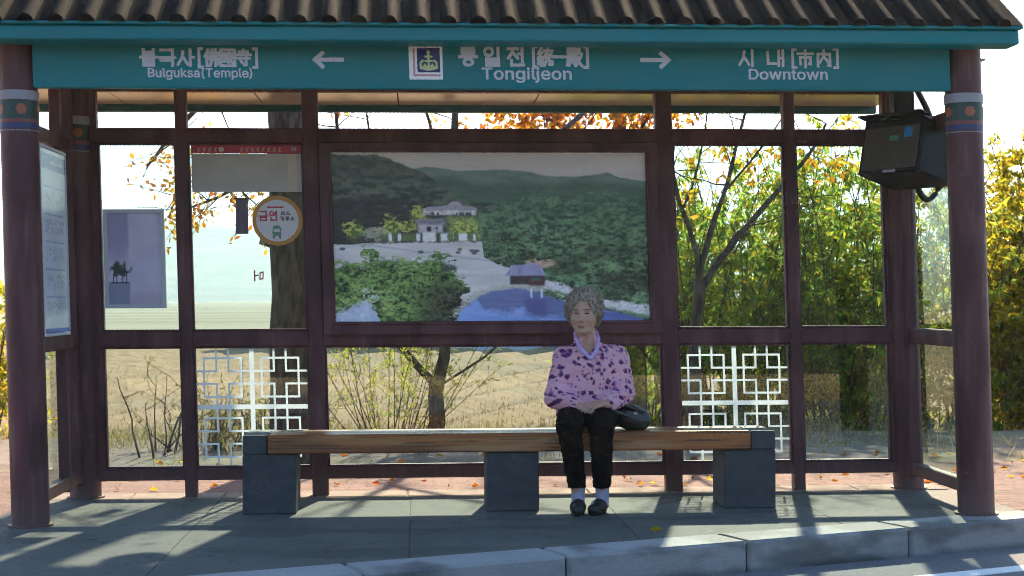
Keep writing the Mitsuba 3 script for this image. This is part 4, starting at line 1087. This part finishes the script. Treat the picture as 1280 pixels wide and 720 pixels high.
class Grid:
    def __init__(s, lo, hi, h):
        s.lo, s.h = np.array(lo, float), h
        s.n = np.ceil((np.array(hi) - s.lo) / h).astype(int) + 1
        s.d = np.full(s.n, 0.3, np.float32)

    def put(s, fn, lo, hi, k=0.02, op='u'):
        m_ = 0.03 + k * 1.5
        i0 = np.clip(np.floor((np.array(lo) - m_ - s.lo) / s.h).astype(int), 0, s.n)
        i1 = np.clip(np.ceil((np.array(hi) + m_ - s.lo) / s.h).astype(int) + 1, 0, s.n)
        if (i1 <= i0).any(): return
        ax = [s.lo[a] + s.h * np.arange(i0[a], i1[a]) for a in range(3)]
        P = np.stack(np.meshgrid(*ax, indexing='ij'), -1)
        e = fn(P).astype(np.float32)
        sl = tuple(slice(i0[a], i1[a]) for a in range(3))
        d = s.d[sl]
        if op == 'u':
            hh = np.clip(0.5 + 0.5 * (d - e) / k, 0, 1)
            s.d[sl] = d * (1 - hh) + e * hh - k * hh * (1 - hh)
        elif op == 's':
            hh = np.clip(0.5 - 0.5 * (d + e) / k, 0, 1)
            s.d[sl] = d * (1 - hh) + (-e) * hh + k * hh * (1 - hh)

    def cap(s, a, b, ra, rb, k=0.02, cut=None):
        a, b = np.array(a, float), np.array(b, float)
        ab = b - a

        def fn(P):
            t_ = np.clip(((P - a) @ ab) / (ab @ ab + 1e-12), 0, 1)
            e = np.linalg.norm(P - a - t_[..., None] * ab, axis=-1) - (ra + (rb - ra) * t_)
            if cut is not None: e = np.maximum(e, (P - cut[0]) @ np.array(cut[1]))
            return e
        R = max(ra, rb)
        s.put(fn, np.minimum(a, b) - R, np.maximum(a, b) + R, k)

    def ell(s, c, r, k=0.02, op='u', M=None, cut=None):
        c, r = np.array(c, float), np.array(r, float)

        def fn(P):
            q = P - c
            if M is not None: q = q @ M
            k0 = np.linalg.norm(q / r, axis=-1); k1 = np.linalg.norm(q / (r * r), axis=-1) + 1e-9
            e = k0 * (k0 - 1) / k1
            if cut is not None: e = np.maximum(e, (P - cut[0]) @ np.array(cut[1]))
            return e
        R = max(r)
        s.put(fn, c - R, c + R, k, op)

    def mesh(s, smooth=0):
        d = s.d
        ins = d < 0
        n = np.array(d.shape) - 1
        cnt = np.zeros(n, np.uint8)
        for o in np.ndindex(2, 2, 2):
            cnt += ins[o[0]:o[0] + n[0], o[1]:o[1] + n[1], o[2]:o[2] + n[2]]
        cells = np.argwhere((cnt > 0) & (cnt < 8))
        idx = np.full(n, -1, np.int64); idx[tuple(cells.T)] = np.arange(len(cells))
        acc, wt = np.zeros((len(cells), 3)), np.zeros(len(cells))
        for ax in range(3):
            for o in np.ndindex(2, 2):
                a = np.zeros(3, int); oth = [q for q in range(3) if q != ax]; a[oth[0]], a[oth[1]] = o
                b = a.copy(); b[ax] = 1
                da, db = d[tuple((cells + a).T)], d[tuple((cells + b).T)]
                cr = (da < 0) != (db < 0)
                t_ = np.where(cr, da / np.where(cr, da - db, 1), 0)
                pos = np.tile(a.astype(float), (len(cells), 1)); pos[:, ax] = t_
                acc[cr] += pos[cr]; wt[cr] += 1
        V = s.lo + s.h * (cells + acc / wt[:, None])
        Fs = []
        for ax in range(3):
            o1, o2 = [(1, 2), (2, 0), (0, 1)][ax]
            e = np.zeros(3, int); e[ax] = 1
            A = ins[tuple(slice(0, -1) if q == ax else slice(None) for q in range(3))]
            B = ins[tuple(slice(1, None) if q == ax else slice(None) for q in range(3))]
            E = np.argwhere(A != B)
            E = E[(E[:, o1] > 0) & (E[:, o2] > 0) & (E[:, o1] < n[o1]) & (E[:, o2] < n[o2])]
            u_, w_ = np.zeros(3, int), np.zeros(3, int); u_[o1] = 1; w_[o2] = 1
            q = np.stack([idx[tuple((E - u_ - w_).T)], idx[tuple((E - w_).T)], idx[tuple(E.T)], idx[tuple((E - u_).T)]], 1)
            fl = ins[tuple(E.T)]
            q = np.where(fl[:, None], q, q[:, ::-1])
            Fs += [q[:, [0, 1, 2]], q[:, [0, 2, 3]]]
        m_ = trimesh.Trimesh(V, np.vstack(Fs), process=False)
        if smooth:
            from scipy.sparse import coo_matrix
            F_, nV = m_.faces, len(V)
            e_ = np.vstack([F_[:, [0, 1]], F_[:, [1, 2]], F_[:, [2, 0]]])
            A_ = coo_matrix((np.ones(2 * len(e_)), (np.r_[e_[:, 0], e_[:, 1]], np.r_[e_[:, 1], e_[:, 0]])), (nV, nV)).tocsr()
            A_.data[:] = 1
            deg = np.maximum(np.asarray(A_.sum(1)), 1)
            U = V.copy()
            for _ in range(smooth):
                for lam in (0.5, -0.46):
                    U = U + lam * (A_ @ U / deg - U)
            m_ = trimesh.Trimesh(V + np.clip(U - V, -s.h, s.h), F_, process=False)
        return m_


def rot(yaw, pitch):                       # columns: right, back, up of the head
    cy_, sy_, cp_, sp_ = math.cos(yaw), math.sin(yaw), math.cos(pitch), math.sin(pitch)
    Rz = np.array([[cy_, -sy_, 0], [sy_, cy_, 0], [0, 0, 1]])
    Rx = np.array([[1, 0, 0], [0, cp_, -sp_], [0, sp_, cp_]])
    return Rz @ Rx


HC = np.array([0.945, 0.37, 1.118]); HM = rot(math.radians(-15), math.radians(4))


HS = 1.10


def H(x, y, z): return HC + HS * (HM @ np.array([x, y, z]))


SHL, ELL_, WRL = np.array([0.850, .475, .850]), np.array([0.785, .43, .635]), np.array([0.905, .245, .592])
SHR, ELR_, WRR = np.array([1.135, .475, .855]), np.array([1.180, .42, .650]), np.array([1.058, .245, .600])
HIL, KNL, ANL = np.array([0.90, .50, .535]), np.array([0.835, .115, .500]), np.array([0.893, .225, .10])
HIR, KNR, ANR = np.array([1.07, .50, .535]), np.array([1.012, .115, .500]), np.array([1.028, .225, .10])
B = Grid((0.66, -0.02, -0.01), (1.32, 0.72, 1.29), 0.004)
# torso and limbs under the clothes
B.ell((0.985, .50, .62), (.155, .115, .18), .04); B.ell((0.985, .485, .80), (.145, .095, .15), .04)
B.cap(SHL, SHR, .05, .05, .03)
for S_, E_, W_2 in ((SHL, ELL_, WRL), (SHR, ELR_, WRR)):
    B.cap(S_, E_, .045, .037, .03); B.cap(E_, W_2, .037, .026, .02)
for a_, b_, c_ in ((HIL, KNL, ANL), (HIR, KNR, ANR)):
    B.cap(a_, b_, .07, .05, .03); B.cap(b_, c_, .046, .033, .02)
B.cap(ANL + [0, .01, -.04], ANL + [-.01, -.09, -.065], .032, .026, .02); B.cap(ANR + [0, .01, -.04], ANR + [-.045, -.075, -.065], .032, .026, .02)
# neck and head
B.cap((0.972, .45, .90), H(0.0, .03, -.06), .060, .052, .03)
B.ell(H(0, .016, .03), (HS * .069, HS * .086, HS * .088), .02, M=HM)
B.ell(H(0, -.018, -.028), (HS * .066, HS * .062, HS * .080), .02, M=HM)
B.ell(H(0, -.05, -.088), (HS * .040, HS * .026, HS * .024), .02, M=HM)
for s_ in (-1, 1):
    B.ell(H(s_ * .036, -.056, -.030), (HS * .023, HS * .020, HS * .020), .014, M=HM)          # cheeks
    B.ell(H(s_ * .028, -.084, .002), (HS * .018, HS * .012, HS * .009), .010, op='s', M=HM)   # eye sockets
    B.ell(H(s_ * .026, -.070, .019), (HS * .022, HS * .010, HS * .006), .008, M=HM)           # brow
    B.ell(H(s_ * .068, .012, -.012), (HS * .013, HS * .018, HS * .031), .008, M=HM)           # ear
    B.ell(H(s_ * .011, -.086, -.036), (HS * .008, HS * .009, HS * .007), .006, M=HM)          # nostril wings
B.cap(H(0, -.076, .010), H(0, -.094, -.030), .007, .010, .010)
B.ell(H(0, -.082, -.057), (HS * .022, HS * .010, HS * .0055), .005, M=HM); B.ell(H(0, -.080, -.067), (HS * .019, HS * .010, HS * .0055), .005, M=HM)
B.ell(H(0, -.092, -.0622), (HS * .023, HS * .007, HS * .0018), .002, op='s', M=HM)


def hand(wrist, fdir, back, thumb_side, curl, L=1.0):
    fdir = fdir / np.linalg.norm(fdir)
    side = np.cross(back, fdir); side /= np.linalg.norm(side)
    back = np.cross(fdir, side)
    ts = thumb_side
    for i, (off, ln, kn) in enumerate(((-.030, .066, .076), (-.010, .074, .081), (.010, .069, .078), (.028, .054, .070))):
        o = ts * -off
        base = wrist + side * o * 0.55 + fdir * 0.008
        kp_ = wrist + side * o + fdir * kn * L
        B.cap(base, kp_, .0125, .0090, .007)
        d, p_ = fdir + side * o * 5.0, kp_
        d = d / np.linalg.norm(d)
        for j, (fr_, ra, rb) in enumerate(((.46, .0084, .0078), (.32, .0078, .0070), (.24, .0070, .0058))):
            c_ = curl * (0.55, 0.8, 0.5)[j]
            d = d * math.cos(c_) - back * math.sin(c_); d /= np.linalg.norm(d)
            q_ = p_ + d * ln * fr_ * L
            B.cap(p_, q_, ra, rb, .0018); p_ = q_
    tb = wrist + side * ts * .020 + fdir * .022
    t1 = tb + (fdir * .55 + side * ts * .62 - back * .35) * .040
    t2 = t1 + (fdir * .85 + side * ts * .15 - back * .35) * .030
    t3 = t2 + (fdir * .92 - side * ts * .12 - back * .3) * .024
    B.cap(tb, t1, .015, .0115, .008); B.cap(t1, t2, .0110, .0098, .004); B.cap(t2, t3, .0098, .0078, .004)


hand(WRL + [.008, -.004, -.004], np.array([.80, -.42, -.22]), np.array([.15, -.35, .92]), 1, .50, 0.95)
hand(WRR + [-.010, -.006, .014], np.array([-.86, -.38, -.12]), np.array([-.12, -.42, .90]), -1, .50, 0.97)
scene['m_skin'] = pr(proc(lambda p, n, uv: mix((0.42, 0.24, 0.165), (0.56, 0.34, 0.245), fbm(p.x * 45, p.y * 45, p.z * 45, 3))), 0.5, specular=0.4)
PE = thing('person', 'grey haired person in pink flowered jacket and black trousers seated on the bench', 'person')
add('body', B.mesh(3), 'm_skin', PE, smooth=True)
# eyes: dark slits
scene['m_brow'] = pr((0.17, 0.12, 0.09), 0.7)
scene['m_eye'] = pr((0.03, 0.02, 0.018), 0.2)
for s_ in (-1, 1):
    e_ = trimesh.creation.icosphere(3, 1.0); e_.vertices *= (.0125, .008, .0034)
    e_.vertices = HS * e_.vertices @ HM.T + H(s_ * .028, -.0715, .0015)
    add('eye', e_, 'm_eye', PE, smooth=True)
    e_ = trimesh.creation.icosphere(3, 1.0); e_.vertices *= (.016, .004, .0022)
    e_.vertices = HS * e_.vertices @ HM.T + H(s_ * .028, -.0785, .0215)
    add('eyebrow', e_, 'm_brow', PE, smooth=True)
scene['m_lip'] = pr((0.30, 0.12, 0.095), 0.5)
e_ = trimesh.creation.icosphere(3, 1.0); e_.vertices *= (.0205, .005, .0055); e_.vertices = HS * e_.vertices @ HM.T + H(0, -.0885, -.0625)
add('mouth', e_, 'm_lip', PE, smooth=True)
# hair
G = Grid((0.78, .2, 0.98), (1.12, .58, 1.32), 0.004)
G.ell(H(0, .026, .042), (HS * .094, HS * .100, HS * .093), .02, M=HM); G.ell(H(0, .055, -.01), (HS * .086, HS * .075, HS * .085), .03, M=HM)
for s_ in (-1, 1): G.ell(H(s_ * .070, .012, .010), (HS * .026, HS * .045, HS * .046), .02, M=HM)
G.ell(H(0, -.085, -.035), (HS * .066, HS * .085, HS * .086), .012, op='s', M=HM)
G.ell(H(0, -.10, .02), (HS * .052, HS * .060, HS * .055), .012, op='s', M=HM)
hm = G.mesh(2)
nv = hm.vertex_normals
q = meshkit.noise(hm.vertices * [60, 60, 40], 5) * .5 + meshkit.noise(hm.vertices * [190, 190, 90], 6) * .5
hm.vertices = hm.vertices + nv * ((q - 0.5) * 0.016)[:, None]
scene['m_hair'] = pr(proc(lambda p, n, uv: mix((0.125, 0.094, 0.068), (0.42, 0.335, 0.25), smoothstep(.3, .72, fbm(p.x * 160, p.y * 160, p.z * 45, 3)))), 0.6)
ix = rng.integers(0, len(hm.vertices), 2600)
hd = np.stack([rng.normal(size=2600) * .5, rng.normal(size=2600) * .5, -0.7 + .5 * rng.normal(size=2600)], 1) + nv[ix] * .12
lm, _ = leaf_mesh(hm.vertices[ix] + nv[ix] * .001, hd, rng.uniform(.012, .024, 2600), .0042, np.zeros((2600, 3)))
add('hair', cat([hm, lm]), 'm_hair', PE, smooth=True)


# jacket
def f_jacket(p, n, uv):
    a, b = p.x + 0.35 * p.y, p.z + 0.25 * p.y
    q = fbm(a * 14, b * 14, 2, 3)
    col = mix((0.64, 0.30, 0.37), (0.76, 0.41, 0.46), q)
    d1, d2, r1 = voronoi(a * 23 + q * .8, b * 23)
    pet = 0.16 + 0.30 * noise(a * 95, b * 95)
    col = mix(col, mix((0.06, 0.012, 0.07), (0.24, 0.06, 0.22), smoothstep(.1, .3, d1) * r1), smoothstep(pet + .07, pet - .07, d1) * smoothstep(.30, .34, r1))
    e1, e2, r2 = voronoi(a * 42 + 5, b * 42 + q)
    col = mix(col, (0.13, 0.03, 0.16), .85 * smoothstep(.30, .20, e1) * smoothstep(.62, .66, r2))
    f1, f2, r3 = voronoi(a * 22 + 11, b * 22 - q)
    return mix(col, (0.55, 0.36, 0.58), .5 * smoothstep(.35, .2, f1) * smoothstep(.7, .74, r3))


scene['m_jacket'] = pr(proc(f_jacket), 0.8, sheen=0.3)
J = Grid((0.64, 0.02, 0.40), (1.34, 0.76, 1.02), 0.006)
hem = ((0, 0, .487), (0, 0, -1))
J.ell((0.985, .495, .60), (.200, .150, .21), .03, cut=hem); J.ell((0.985, .475, .79), (.178, .122, .165), .04)
J.cap(SHL, SHR, .068, .068, .04); J.cap((0.975, .45, .89), (0.965, .43, .955), .078, .066, .03, cut=((0, 0, .965), (0, -.45, .89)))
for S_, E_, W_2 in ((SHL, ELL_, WRL), (SHR, ELR_, WRR)):
    J.cap(S_, E_, .074, .064, .03)
    dr_ = (W_2 - E_) / np.linalg.norm(W_2 - E_)
    J.cap(E_, W_2 + dr_ * .03, .063, .046, .02, cut=(W_2 + dr_ * .006, dr_))
J.ell((0.975, .385, .945), (.036, .05, .055), .01, op='s')
jm = J.mesh(2)
nv = jm.vertex_normals
fold = meshkit.fbm(jm.vertices * [13, 13, 22], 3, 4) - .5
crease = 1 - 2 * np.abs(meshkit.noise(jm.vertices @ np.array([[16, 6, 0], [0, 16, 0], [14, 0, 42.]]).T, 8) - .5)
near = np.exp(-np.minimum(np.linalg.norm(jm.vertices - ELL_, axis=1), np.linalg.norm(jm.vertices - ELR_, axis=1)) ** 2 / .012) + .6 * np.exp(-(jm.vertices[:, 2] - .53) ** 2 / .003)
jm.vertices = jm.vertices + nv * (fold * 0.020 - crease ** 4 * .008 * (.25 + near))[:, None]
add('jacket', jm, 'm_jacket', PE, smooth=True)
# lilac collar: two lapels from the nape to the breast
scene['m_collar'] = pr(proc(lambda p, n, uv: mix((0.42, 0.27, 0.55), (0.56, 0.40, 0.66), fbm(p.x * 60, p.y * 60, p.z * 60, 3))), 0.7)
C_ = Grid((0.84, 0.25, 0.78), (1.12, 0.56, 1.02), 0.004)
for s_ in (-1, 1):
    pts = [(0.966 + s_ * .060, .46, 1.000), (0.966 + s_ * .064, .40, .968), (0.972 + s_ * .045, .355, .905), (0.976 + s_ * .022, .345, .885), (0.980 + s_ * .006, .345, .862)]
    for a_, b_ in zip(pts[:-1], pts[1:]): C_.cap(a_, b_, .011, .011, .008)
C_.cap((0.966 - .057, .46, 1.0), (0.966 + .057, .46, 1.0), .014, .014, .01)
add('collar', C_.mesh(2), 'm_collar', PE, smooth=True)
for zz, xx, yy in ((.745, .985, .352), (.665, .987, .340), (.59, .988, .338)):
    b_ = trimesh.creation.icosphere(2, 1.0); b_.vertices *= (.009, .005, .009); b_.apply_translation([xx, yy, zz])
    add('button', b_, 'm_eye', PE, smooth=True)
# trousers
scene['m_trousers'] = pr(proc(lambda p, n, uv: mix((0.003, 0.002, 0.0025), (0.009, 0.006, 0.007), fbm(p.x * 30, p.y * 30, p.z * 30, 3))), 0.9, specular=0.1)
Q = Grid((0.70, -0.02, 0.08), (1.26, 0.72, 0.70), 0.006)
for a_, b_, c_ in ((HIL, KNL, ANL), (HIR, KNR, ANR)):
    Q.cap(a_, b_, .098, .074, .03); Q.cap(b_, c_, .072, .050, .02, cut=((0, 0, .142), (0, 0, -1)))
Q.ell((.985, .54, .53), (.175, .125, .09), .03)
Q.d = np.where(((Q.lo[1] + Q.h * np.arange(Q.n[1])) > 0.322)[None, :, None], np.maximum(Q.d, (0.4445 - (Q.lo[2] + Q.h * np.arange(Q.n[2])))[None, None, :]), Q.d)
qm = Q.mesh(2)
nv = qm.vertex_normals
qm.vertices = qm.vertices - nv * (.006 * (1 - 2 * np.abs(meshkit.noise(qm.vertices * [14, 14, 34], 3) - .5)) ** 4)[:, None] + nv * ((meshkit.fbm(qm.vertices * [16, 16, 20], 3, 9) - .5) * 0.014)[:, None]
add('trousers', qm, 'm_trousers', PE, smooth=True)
scene['m_sock'] = pr((0.36, 0.33, 0.43), 0.85)
scene['m_shoe'] = pr((0.012, 0.012, 0.013), 0.45)
for A_, to in ((ANL, (-.012, -.10)), (ANR, (-.05, -.085))):
    add('sock', tube([A_ + [0, 0, -.05], A_ + [0, -.002, 0], A_ + [0, -.010, .09]], [.037, .037, .043], 20), 'm_sock', PE, smooth=50)
    S2 = Grid(A_ + [-.14, -.20, -.105], A_ + [.10, .10, .02], 0.004)
    hz = A_[2]
    S2.cap(A_ + [.0, .028, -.055], A_ + [to[0] * .5, to[1] * .5, -.058], .040, .041, .02)
    S2.cap(A_ + [to[0] * .5, to[1] * .5, -.060], A_ + [to[0] * 1.2, to[1] * 1.2, -.068], .041, .034, .02)
    S2.ell(A_ + [0, 0, .0], (.030, .034, .04), .01, op='s')
    S2.d = np.maximum(S2.d, (0.012 - (S2.lo[2] + S2.h * np.arange(S2.n[2])))[None, None, :])
    sh = add('shoe', S2.mesh(2), 'm_shoe', PE, smooth=True)
    S3 = Grid(A_ + [-.14, -.20, -.105], A_ + [.10, .10, .02], 0.004)
    S3.cap(A_ + [.0, .028, -.06], A_ + [to[0] * .5, to[1] * .5, -.06], .043, .044, .02); S3.cap(A_ + [to[0] * .5, to[1] * .5, -.06], A_ + [to[0] * 1.2, to[1] * 1.2, -.06], .044, .042, .02)
    zz = S3.lo[2] + S3.h * np.arange(S3.n[2])
    S3.d = np.maximum(S3.d, np.maximum(0.001 - zz, zz - 0.014)[None, None, :])
    add('sole', S3.mesh(0), 'm_black', sh)

# ---------------------------------------------------------------- handbag
t = thing('handbag', 'black soft leather handbag lying on the bench beside the seated person', 'handbag')
scene['m_leather'] = {'type': 'bumpmap', 'scale': 1.0, 'tex': proc(lambda p, n, uv: 0.003 * fbm(p.x * 40, p.y * 40, p.z * 40, 3), eps=2e-3), 'b': pr((0.014, 0.014, 0.017), 0.38, specular=0.6)}
A = Grid((1.05, 0.28, 0.42), (1.40, 0.66, 0.66), 0.005)
A.ell((1.225, .46, .515), (.100, .085, .072), .03); A.ell((1.270, .46, .492), (.068, .078, .052), .03); A.ell((1.165, .455, .545), (.075, .060, .045), .03)
A.d = np.maximum(A.d, (0.4445 - (A.lo[2] + A.h * np.arange(A.n[2])))[None, None, :])
am = A.mesh(2)
am.vertices = am.vertices + am.vertex_normals * ((meshkit.fbm(am.vertices * [18, 18, 26], 3, 14) - .5) * 0.012)[:, None]
am.vertices[:, 2] = np.maximum(am.vertices[:, 2], 0.4440)
add('bag_body', am, 'm_leather', t, smooth=True)
add('strap', tube(spline([(1.26, .42, .55), (1.18, .36, .59), (1.08, .285, .615), (1.03, .235, .615), (1.09, .24, .575), (1.17, .33, .545)], 40), .010, 8), 'm_leather', t, smooth=60)
scene['m_clasp'] = pr((0.35, 0.33, 0.34), 0.3, metallic=0.9)
add('clasp', bx(1.225, 1.250, .372, .380, .535, .552, .003), 'm_clasp', t)
scene['m_soffit']['b']['nonlinear'] = False
